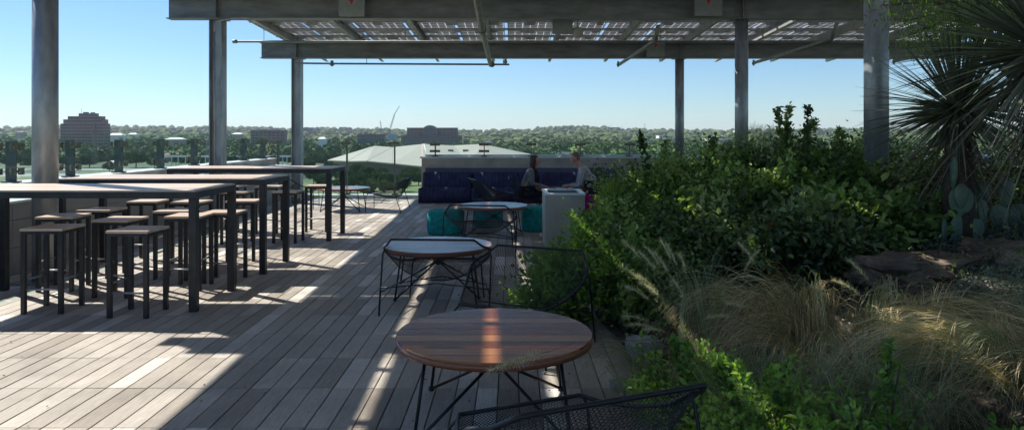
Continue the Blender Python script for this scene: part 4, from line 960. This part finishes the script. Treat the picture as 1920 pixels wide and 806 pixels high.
sheet('lawn', [gp(150,325.5), gp(540,325.5), gp(540,321.5), gp(150,321)], GZ+.15, 'lawn')
sheet('road', [gp(-300,331), gp(420,333), gp(420,326), gp(-300,326)], GZ+.2, 'asphalt')
sheet('road', [gp(-300,321), gp(540,319.5), gp(540,316.5), gp(-300,317)], GZ+.2, 'asphalt')
sheet('path', [gp(640,350), gp(700,341), gp(760,337), gp(762,339), gp(703,345), gp(660,362)], GZ+.22, 'asphalt')

def foliage_mat(name, a, b, c, d=None, sc=.9):
    m = toned(name, [(0,a),(.5,b),(1,c)], .8, 0, nz_amt=.55, nz_scale=sc, spec=.2); return m
M['forest'] = foliage_mat('far_foliage', (.045,.085,.03), (.105,.165,.048), (.22,.26,.075), sc=.25)
for q_ in ('forest',):
    n_ = M[q_].node_tree.nodes; l_ = M[q_].node_tree.links; tc_ = n_.new('ShaderNodeTexCoord'); nz_ = n_.new('ShaderNodeTexNoise'); nz_.inputs['Scale'].default_value = .55; nz_.inputs['Detail'].default_value = 3
    bp_ = n_.new('ShaderNodeBump'); bp_.inputs['Strength'].default_value = 1; bp_.inputs['Distance'].default_value = 2.4; l_.new(tc_.outputs['Object'], nz_.inputs[0]); l_.new(nz_.outputs[0], bp_.inputs['Height']); l_.new(bp_.outputs[0], n_['Principled BSDF'].inputs['Normal'])
bm = bmesh.new(); bmesh.ops.create_icosphere(bm, subdivisions=2, radius=1); iv = np.array([v.co[:] for v in bm.verts]); bm.verts.ensure_lookup_table(); if_ = np.array([[v.index for v in f.verts] for f in bm.faces]); bm.free()
bm = bmesh.new(); bmesh.ops.create_icosphere(bm, subdivisions=1, radius=1); iv1 = np.array([v.co[:] for v in bm.verts]); if1 = np.array([[v.index for v in f.verts] for f in bm.faces]); bm.free()
Vs = []; Fs = []; Ts = []; n = 0
for k in range(8200):
    u = rnd.random(); d = 560*(4650/560)**(u**.8); t = rnd.uniform(-.95, .95); x = t*d; px = 960+t*F
    if d < 640 and px < 600 and rnd.random() < .6: continue
    if d < 1000 and abs(px-160) < 60 and d > 740: continue
    if 850 < d < 1080 and 655 < px < 880: continue
    if 880 < d < 960 and 450 < px < 560: continue
    r = (6.0 + 3.2*(d/2000)**.8)*rnd.choice([.55,.75,.9,1.0,1.15,1.5])*rnd.uniform(.9,1.1); z = gz(x, d); near = d < 1500
    B_, Fx = (iv, if_) if near else (iv1, if1)
    ph = rng.uniform(0,6.28,3); lump = 1 + .16*np.sin(B_[:,0:1]*4+ph[0])*np.sin(B_[:,1:2]*4+ph[1]) + rng.uniform(-.17,.17,(len(B_),1))
    near2 = d < 1150
    if near2:
        k_ = 130; A_q = unit(rng.normal(size=(k_,3))); Pq = A_q*rng.uniform(.72,1.02,(k_,1))*(1+.22*np.sin(A_q[:,0:1]*4+ph[0])*np.sin(A_q[:,1:2]*4+ph[1]))*np.array([[r,r,r*.72]]) + np.array([[x,d,z+r*.62]])
        vq, fq, tq = leaves(Pq, A_q + rng.normal(size=(k_,3))*.9, rng.uniform(.16,.34,k_)*r, rng.uniform(.14,.3,k_)*r, np.clip(rnd.gauss(.45,.2)+rng.normal(scale=.2,size=k_),0,1))
        ft = np.concatenate([fq[:,[0,1,2]], fq[:,[0,2,3]]]); Vs.append(vq); Fs.append(ft+n); Ts.append(np.concatenate([tq,tq])); n += len(vq)
    q = B_*lump*np.array([[r, r, r*.72]])*(.86 if near2 else 1) + np.array([[x, d, z+r*.62]])
    Vs.append(q); Fs.append((if_ if near else if1)+n); n += len(B_); Fx = if_ if near else if1
    big = .5+.5*math.sin(x*.013+d*.005)*math.sin(d*.006); Ts.append(np.clip(rnd.gauss(.40,.22)+.15*(big-.5) + rng.uniform(-.12,.12,len(Fx)), 0, 1))
tag(npmesh('far_forest', np.concatenate(Vs), np.concatenate(Fs), M['forest'], None, np.concatenate(Ts)), 'dense mixed green woodland covering the far hills', 'woodland', kind='stuff')

# park trees
M['treeleaf'] = foliage_mat('park_tree_leaf', (.04,.08,.03), (.09,.15,.045), (.18,.24,.07), sc=.6)
def make_tree(rad, h, dense=3200, sq=.8):
    e = empty('park_tree', (0,0,0), 'x', 'tree', 'park trees below the terrace')
    m = MB(); m.tube([(0,0,-.5),(.1,0,h*.25),(0,.1,h*.55)], [rad*.07,rad*.05,rad*.03], 8)
    cl = []
    for k in range(11):
        a = k*2.4; q = rad*(.25+.5*rnd.random()); c = Vector((math.cos(a)*q, math.sin(a)*q, h*rnd.uniform(.48,.82))); cl.append((c, rad*rnd.uniform(.32,.5)))
        m.tube([(0,0,h*.3), (c*.5)+Vector((0,0,h*.12)), c], [rad*.03,rad*.02,rad*.01], 5, caps=False)
    cl.append((Vector((0,0,h*.75)), rad*.55))
    m.build('trunk', M['bark'], e, world=False); P = []; T = []; C_ = []
    for c, r in cl:
        k = dense//len(cl); A = unit(rng.normal(size=(k,3)))*rng.uniform(.55,1.05,(k,1)); P.append(A*np.array([[r,r,r*sq]])+np.array([c[:]])); C_.append(A); T.append(np.clip(rnd.uniform(.3,.6)+rng.normal(scale=.18,size=k),0,1))
    P = np.concatenate(P); A = np.concatenate(C_); T = np.concatenate(T); s = rad*.15
    V, Fq, T2 = leaves(P, A+rng.normal(size=P.shape)*.8, rng.uniform(.7,1.4,len(P))*s, rng.uniform(.6,1.1,len(P))*s, T)
    npmesh('crown', V, Fq, M['treeleaf'], e, T2); return e
protos = [make_tree(5, 9), make_tree(4, 6.5), make_tree(6.5, 10.5, 4200)]
used = set()
TR = [(570,322,0,1),(588,330,0,0),(605,338,0,1),(612,326,0,2),(628,316,0,0),(640,345,0,1),(655,330,0,2),(664,340,0,0),(682,335,0,0),(695,345,0,1),(712,314,0,1),(728,336,0,2),(752,316,0,0),(760,334,0,1),(778,326,0,0),(705,333,0,2),(580,308,430,2),(618,312,420,0),(598,325,380,1),(640,330,330,1),(668,318,390,0),(690,322,370,2),(702,300,420,0),(715,326,340,0),(738,312,385,2),(742,338,300,1),(765,325,350,0),(775,318,380,2),
      (650,345,290,1),(690,352,270,1),(722,349,285,1),(755,345,300,1),(673,303,430,1),(655,308,420,1),(785,333,330,1),(632,300,440,2),
      (168,300,520,2),(120,302,540,0),(215,300,560,0),(255,298,560,2),(60,303,530,0),(20,300,520,2),(290,305,540,0),(330,300,560,0),(470,300,560,2),(430,303,560,0),(510,303,540,0),(540,300,540,0),(-30,303,500,2),(205,312,480,1)]
ordn = ['first','second','third','fourth','fifth','sixth','seventh','eighth','ninth','tenth','eleventh','twelfth','thirteenth','fourteenth','fifteenth','sixteenth','seventeenth','eighteenth','nineteenth','twentieth'] + ['twenty-'+q for q in ('first','second','third','fourth','fifth','sixth','seventh','eighth','ninth')] + ['thirtieth'] + ['thirty-'+q for q in ('first','second','third','fourth','fifth','sixth','seventh','eighth','ninth')]
A_ = sorted([t for t in TR if t[0] > 560]); B_ = sorted([t for t in TR if t[0] <= 560])
for lst, txt in ((A_, 'rounded green park tree before the white tent roof, {} from the left'), (B_, 'green street tree on the flat land seen through the left railing, {} from the left')):
    for k, (px, py, d, pi) in enumerate(lst):
        o = protos[pi] if pi not in used else copy_tree(protos[pi]); used.add(pi)
        h0 = [9,6.5,10.5][pi]; s = rnd.uniform(.8,1.05); s = min(s, 6.6/h0) if px > 560 else s; d = F*(CH-GZ-h0*.6*s)/(py-HY); x = (px-960)*d/F; o.location = (x, d, GZ+.05); o.scale = (s*rnd.uniform(.9,1.15), s, s); o.rotation_euler = (0,0,rnd.uniform(0,6.28)); o['label'] = txt.format(ordn[k])

# buildings
M['brick'] = mat('pink_brown_facade', (.30,.19,.16), .8, noise=.15, nscale=.3); M['brick2'] = mat('brown_facade', (.20,.14,.12), .8, noise=.2, nscale=.3)
M['winband'] = mat('window_band', (.04,.055,.08), .15); M['darkglass'] = mat('dark_glass_facade', (.05,.085,.10), .25, noise=.3, nscale=.4)
M['white'] = mat('white_paint', (.75,.75,.73), .6); M['tan'] = mat('tan_facade', (.36,.31,.25), .8, noise=.1); M['slate'] = mat('slate_roof', (.10,.11,.13), .8)
M['tent'] = mat('membrane_roof', (.44,.385,.31), .6, noise=.06, nscale=.05); M['crane'] = mat('crane_steel', (.30,.26,.22), .6)
D = 820; e = empty('office_tower', ((160-960)*D/F, D, GZ), 'stepped brown office tower rising above the trees at left', 'building')
def bx(px): return (px-960)*D/F
def bz(py): return CH-(py-HY)*D/F
tiers = [(113,195,232,0,13),(117,192,224,1.5,12),(124,187.5,218,3,11),(143,176,212.5,4.5,10)]
m = MB(); prev = GZ
for a, b, y, s0, s1 in tiers: m.box(bx(a), bx(b), D+s0, D+s1, prev, bz(y)); prev = bz(y)
m.box(bx(155), bx(178), D-3, D-.01, GZ, bz(231)); m.build('wall', M['brick'], e)
m = MB(); m.box(bx(150), bx(158), D+6, D+9, bz(212.4), bz(210)); m.box(bx(164), bx(170), D+6, D+9, bz(212.4), bz(210.6)); m.build('roof_plant', M['slate'], e)
k = 0; z = bz(236)
while z > GZ+6:
    m = MB(); [m.box(bx(114.5+k_*5), bx(114.5+k_*5+4.2), D-.28, D-.02, z, z+1.7) for k_ in range(8)]; m.build('window_band', M['winband'], e)
    m = MB(); [m.box(bx(179.5+k_*5), bx(179.5+k_*5+4.2), D-.28, D-.02, z, z+1.7) for k_ in range(3)]; m.box(bx(195)+.02, bx(195)+.3, D+1.5, D+11.5, z, z+1.7); m.build('window_band', M['winband'], e)
    m = MB(); [m.box(bx(156+k_*5.4), bx(156+k_*5.4+4.6), D-3.28, D-3.02, z, z+1.7) for k_ in range(4)]; m.build('window_band', M['winband'], e); z -= 3.6
for (a,b,y,s0,s1) in tiers[1:]:
    m = MB(); m.box(bx(a+2), bx(b-2), D+s0-.28, D+s0-.02, bz(y)-2.7, bz(y)-1.2); m.build('window_band', M['winband'], e)
m = MB(); m.tube([(bx(146),D+7,bz(212.6)),(bx(146),D+7,bz(203))], .2, 5); m.build('antenna', M['crane'], e)
def block(name, px0, px1, py, d, dep, mt, label, floors=0, roof=None, cat='building', base=None, group=None, fh=3.6):
    e = empty(name, ((px0+px1)/2*d/F-960*d/F, d, GZ), label, cat, group); a, b = (px0-960)*d/F, (px1-960)*d/F; z = CH-(py-HY)*d/F; zb = base if base is not None else gz((a+b)/2, d)-2
    m = MB(); m.box(a, b, d, d+dep, zb, z); m.build('wall', M[mt], e); zz = z - fh*.8
    for k in range(floors):
        if zz < zb+1: break
        m = MB(); nwin = max(2, int((b-a)/5)); ww = (b-a)/nwin
        for j in range(nwin): m.box(a+j*ww+ww*.14, a+(j+1)*ww-ww*.14, d-.2, d-.02, zz, zz+fh*.45)
        m.build('window_row', M['winband'], e); zz -= fh
    m = MB(); m.box(a-.5, b+.5, d-.5, d+dep+.5, z+.02, z+1.0); m.build('roof', M[roof or mt], e)
    return e
block('office_block', 670, 721, 253, 950, 16, 'darkglass', 'low dark glass office block behind the white tent roof', 6, 'slate')
e = block('brick_block', 763, 857, 241, 1000, 16, 'brick2', 'wide dark brick block with a round arched tower behind the tent roof', 8, 'slate')
D = 1000; m = MB(); cx = bx(807); r_ = (bx(822)-bx(793))/2; zt0 = bz(246)
pts = [(cx+r_*math.cos(math.pi*k/16), zt0 + r_*.75*math.sin(math.pi*k/16)) for k in range(17)] + [(cx-r_, GZ), (cx+r_, GZ)]
v = [(p[0], D-6, p[1]) for p in pts] + [(p[0], D-.6, p[1]) for p in pts]; n = len(pts)
m.add(v, [tuple(range(n-1,-1,-1)), tuple(range(n,2*n))] + [(i,(i+1)%n,(i+1)%n+n,i+n) for i in range(n)]); ar = m.build('arched_tower', M['brick2'], e)
m = MB(); pts2 = [(cx+r_*.6*math.cos(math.pi*k/12), zt0 + r_*.45*math.sin(math.pi*k/12)) for k in range(13)] + [(cx-r_*.6, bz(262)), (cx+r_*.6, bz(262))]; n = len(pts2)
m.add([(p[0], D-6.3, p[1]) for p in pts2] + [(p[0], D-6.05, p[1]) for p in pts2], [tuple(range(n-1,-1,-1)), tuple(range(n,2*n))] + [(i,(i+1)%n,(i+1)%n+n,i+n) for i in range(n)]); m.build('arched_window', M['darkglass'], ar)
block('office_block', 752, 866, 256, 985, 10, 'darkglass', 'dark lower wing in front of the arched brick block', 4, 'slate')
block('office_block', 470, 533, 246, 930, 12, 'brick2', 'brown blocky building seen between the two left columns', 9, 'slate')
block('office_block', 480, 500, 243, 2600, 60, 'brick2', 'tiny reddish building on the horizon right of the H-section column', 2)
block('office_block', 508, 524, 241, 2700, 60, 'tan', 'tiny pale flat building on the horizon beside the far-left column', 2)
block('office_block', 562, 586, 240, 2500, 60, 'darkglass', 'small blue-grey flat building on the horizon right of the thin left column', 3)
block('office_block', 636, 643, 239, 3000, 30, 'brick2', 'tiny pair-topped tower on the horizon left of the cranes', 2)
block('office_block', 648, 657, 240, 3000, 30, 'brick2', 'tiny squat tower on the horizon next to the pair-topped one', 2)
block('office_block', 1140, 1163, 239.5, 3300, 60, 'slate', 'hazy blue-grey block on the hill beside the thin masts', 3)
block('office_block', 1384, 1402, 245, 2600, 60, 'white', 'small white building on the horizon right of the second right column', 2)
block('office_block', 1405, 1424, 247, 2500, 50, 'tan', 'small tan building on the horizon, just right of the white one', 2)
block('office_block', 1530, 1560, 246, 2700, 50, 'brick2', 'small brown building on the horizon above the shrubs', 2)
block('white_building', 1236, 1262, 255, 1300, 30, 'white', 'long white low building between trees left of the thin right column', 1, 'white')
block('white_building', 1332, 1372, 262, 900, 25, 'white', 'white flat building between the two right columns', 1, 'white')
block('white_building', 1208, 1222, 266, 820, 12, 'white', 'small white house among trees above the sprig', 1, 'slate')
def house(px, py, d, w_, label, mt='white', rf='slate'):
    x = (px-960)*d/F; z = CH-(py-HY)*d/F; zb = gz(x,d)-2; e = empty('house', (x, d, zb), label, 'house', 'houses among the trees'); h = z-zb
    m = MB(); m.box(-w_/2, w_/2, -5, 5, 0, h-2.5); m.build('wall', M[mt], e, world=False)
    m = MB(); v = [(-w_/2-.8,-5.8,h-2.5),(w_/2+.8,-5.8,h-2.5),(w_/2+.8,5.8,h-2.5),(-w_/2-.8,5.8,h-2.5),(-w_/2*.6,0,h),(w_/2*.6,0,h)]; m.add(v, [(0,1,5,4),(2,3,4,5),(1,2,5),(3,0,4),(3,2,1,0)]); m.build('roof', M[rf], e, world=False)
HS = [(219,250,900,18,'large white-roofed house right of the stepped office tower','white','white'),(251,249.5,1300,14,'tiny white-roofed house on the slope right of the larger one','white','white'),(330,258,1000,26,'pale long-roofed house on the slope left of the H-section column','tan','white'),(446,249,1200,16,'small tan house on the slope just right of the H-section column','tan','white'),
 (40,246,1500,16,'tiny house on the slope at the far left edge','tan','slate'),(605,257,900,9,'small bright white gabled house right of the thin left column','white','white'),(150,254,1100,14,'white house hidden behind the office tower','tan','slate'),(330,285,640,22,'red-brown roofed house behind the white pergola','tan','brick'),
 (370,288,640,18,'pale low house right behind the white pergola','white','white'),(1055,285,620,16,'small tan house peeking from the woods over the parapet','tan','slate'),(915,264,1000,12,'small roof among the trees right of the tent roof','tan','slate')]
for a in HS: house(*a)
# pergola-like white frames
e = empty('white_pergola', ((400-960)*520/F, 520, GZ), 'long white open frame structure on the flat land behind the glass', 'pergola'); D = 520
for px in range(296, 545, 26):
    m = MB(); m.box(bx(px)-.25, bx(px)+.25, D-.25, D+.25, GZ, bz(295)); m.build('column', M['white'], e)
    m = MB(); m.box(bx(px)-.25, bx(px)+.25, D+9.75, D+10.25, GZ, bz(295)); m.build('column', M['white'], e)
m = MB(); m.box(bx(293), bx(542), D-.4, D+.4, bz(295)+.02, bz(292.5)); m.box(bx(293), bx(542), D+9.6, D+10.4, bz(295)+.02, bz(292.5)); m.build('beam', M['white'], e)
# tent canopy + white bus shelter-like tent
D = 500; e = empty('white_marquee', (bx(206), D, GZ), 'small white peaked marquee on the lawn below the office tower', 'tent'); m = MB(); a, b = bx(198), bx(215)
m.add([(a,D,bz(308)),(b,D,bz(308)),(b,D+7,bz(308)),(a,D+7,bz(308)),((a+b)/2+1,D+3.5,bz(301.5)),((a+b)/2-1,D+3.5,bz(301.5))], [(0,1,4,5),(1,2,4),(2,3,5,4),(3,0,5),(3,2,1,0)]); m.build('roof', M['white'], e)
for x in (a+.2, b-.2):
    for y in (D+.2, D+6.8): m = MB(); m.box(x-.1,x+.1,y-.1,y+.1,GZ,bz(308)-.02); m.build('pole', M['white'], e)
block('bus_depot', 36, 66, 303, 560, 12, 'tan', 'low pale building by the road at the far left', 1, 'white')
# freeway viaduct
e = empty('viaduct', ((610-960)*640/F, 640, GZ), 'raised concrete roadway on pillars running behind the park trees', 'bridge'); D = 640
m = MB(); m.box(bx(548), bx(668), D, D+9, bz(292), bz(290)); m.box(bx(548), bx(668), D-.3, D-.02, bz(291.9), bz(287.5)); m.build('road_deck', M['brick2'], e)
for px in range(556, 668, 18): m = MB(); m.box(bx(px)-.7, bx(px)+.7, D+2, D+6, GZ, bz(292)-.05); m.build('pillar', M['tan'], e)
# folded membrane roof hall
e = empty('tent_roof_hall', ((800-960)*430/F, 430, GZ), 'big low hall with a folded white tent-like roof beyond the railing', 'building')
def q(px, py, d): return at(px, py, d)
V = [q(614,300,440), q(652,302,420), q(688,301.5,405), q(735,306,390), q(790,311.5,375),   # 0-4 front eave left
     q(702,273.5,470), q(737,276,462), q(795,270,455), q(850,273,462), q(904,270,455),      # 5-9 ridge
     q(880,309,380), q(950,304,400), q(1000,296,430),                                          # 10-12 front eave right
     q(690,282,520), q(800,280,520), q(910,282,520), q(1000,290,520)]
Fq = [(0,1,5),(1,2,5),(2,6,5),(2,3,6),(3,7,6),(3,4,7),(4,10,7),(10,8,7),(10,9,8),(10,11,9),(11,12,9),(5,6,13),(6,7,14,13),(7,8,14),(8,9,15,14),(9,12,16,15),(0,5,13)]
V2 = [(a, b, c-.6) for a, b, c in V]; n = len(V)
m = MB(); m.add(V + V2, Fq + [tuple(i+n for i in reversed(f)) for f in Fq] + [(0,n,n+1,1),(1,n+1,n+2,2),(2,n+2,n+3,3),(3,n+3,n+4,4),(4,n+4,n+10,10),(10,n+10,n+11,11),(11,n+11,n+12,12)]); m.build('membrane_roof', M['tent'], e)
m = MB(); m.prism([(q(625,300,450)[0],450),(q(690,300,422)[0],422),(q(790,300,395)[0],395),(q(880,300,400)[0],400),(q(985,300,445)[0],445),(q(900,300,510)[0],510),(q(690,300,510)[0],510)], GZ, q(700,299,440)[2]); m.build('wall', M['tan'], e)
for f_ in ((5,1),(6,2),(8,10),(9,11),(6,3)):
    a_, b_ = Vector(V[f_[0]]), Vector(V[f_[1]]); m = MB(); m.tube([a_, a_.lerp(b_,.5), b_], .16, 4); m.build('ridge_seam', M['tan'], e)
for px_, py_, d_ in ((845,284,431),(873,284,431)):
    c_ = q(px_, py_, d_); m = MB(); m.box(c_[0]-1.6, c_[0]+1.6, c_[1]-1, c_[1]+1, c_[2]-1.5, c_[2]+1.1); m.build('roof_vent', M['slate'], e)
m = MB(); D = 375
m.tube([q(795,270,454.5), q(800,290,415), q(812,311,377)], .35, 5); m.build('ridge_seam', M['white'], e)
# cranes and masts
D = 1600; e = empty('tower_crane', (bx(733), D, GZ), 'tall luffing crane with its jib raised to the right', 'crane')
def lattice(m, a, b, w_, n, t):
    a, b = Vector(a), Vector(b); d = (b-a).normalized(); s1 = d.cross(Vector((0,1,0))).normalized()*w_/2; s2 = d.cross(s1).normalized()*w_/2; c = [s1+s2, s1-s2, -s1-s2, -s1+s2]
    for k in c: m.tube([a+k, b+k], t, 4)
    for i in range(n):
        p, r = a.lerp(b, i/n), a.lerp(b, (i+1)/n)
        for j in range(4): m.tube([p+c[j], r+c[(j+1)%4]], t*.6, 3)
m = MB(); lattice(m, (bx(731),D,gz(bx(731),D)), (bx(732),D,bz(240)), 2.2, 8, .3); m.build('mast', M['crane'], e)
m = MB(); lattice(m, (bx(732),D,bz(240)), (bx(740),D,bz(214)), 2.2, 8, .35); lattice(m, (bx(740),D,bz(214)), (bx(749),D,bz(199)), 1.2, 6, .2); m.build('jib', M['crane'], e)
e = empty('tower_crane', (bx(713), D, GZ), 'short thin crane mast left of the tall luffing crane', 'crane')
m = MB(); lattice(m, (bx(714.5),D,gz(bx(714),D)), (bx(714.5),D,bz(238)), 2, 8, .3); lattice(m, (bx(714.5),D,bz(238)), (bx(713),D,bz(227)), 1.4, 6, .25); m.build('mast', M['crane'], e)
D = 3200
for k, (px, y) in enumerate([(1131,234.5),(1137,233.5),(1145,233),(1158,234.5),(1166,236),(1209,231.5)]):
    m = MB(); m.tube([(bx(px),D,gz(bx(px),D)),(bx(px),D,bz(y))], .5 if px < 1200 else .9, 5)
    tag(m.build('radio_mast', M['crane']), ('thin radio mast on the hill, {} from the left'.format(ordn[k])) if px < 1200 else 'lone dark mast right of the hilltop masts', 'mast', 'radio masts on the hill')
D = 700; e = empty('billboard', (bx(735), D, GZ), 'pale blue billboard standing between the dark buildings', 'billboard')
m = MB(); m.box(bx(726), bx(744), D, D+.8, bz(263), bz(252)); m.build('panel', mat('pale_blue', (.35,.45,.52), .5, noise=.3, nscale=.3), e)
for px in (729, 741): m = MB(); m.box(bx(px)-.3, bx(px)+.3, D+.1, D+.7, GZ, bz(263)-.02); m.build('post', M['crane'], e)

# ------------------------------------------------------------------ haze
HAZE = 0.000065
m = MB(); m.box(-7500, 7500, -60, 9300, GZ-180, 130); hz = m.build('haze', bpy.data.materials.new('haze_air'))
tag(hz, kind='stuff'); hm = hz.data.materials[0]; hm.use_nodes = True; n = hm.node_tree.nodes; n.remove(n['Principled BSDF'])
vp = n.new('ShaderNodeVolumePrincipled'); vp.inputs['Color'].default_value = (.80,.88,1,1); vp.inputs['Density'].default_value = HAZE; vp.inputs['Anisotropy'].default_value = .2
hm.node_tree.links.new(vp.outputs[0], n['Material Output'].inputs['Volume'])
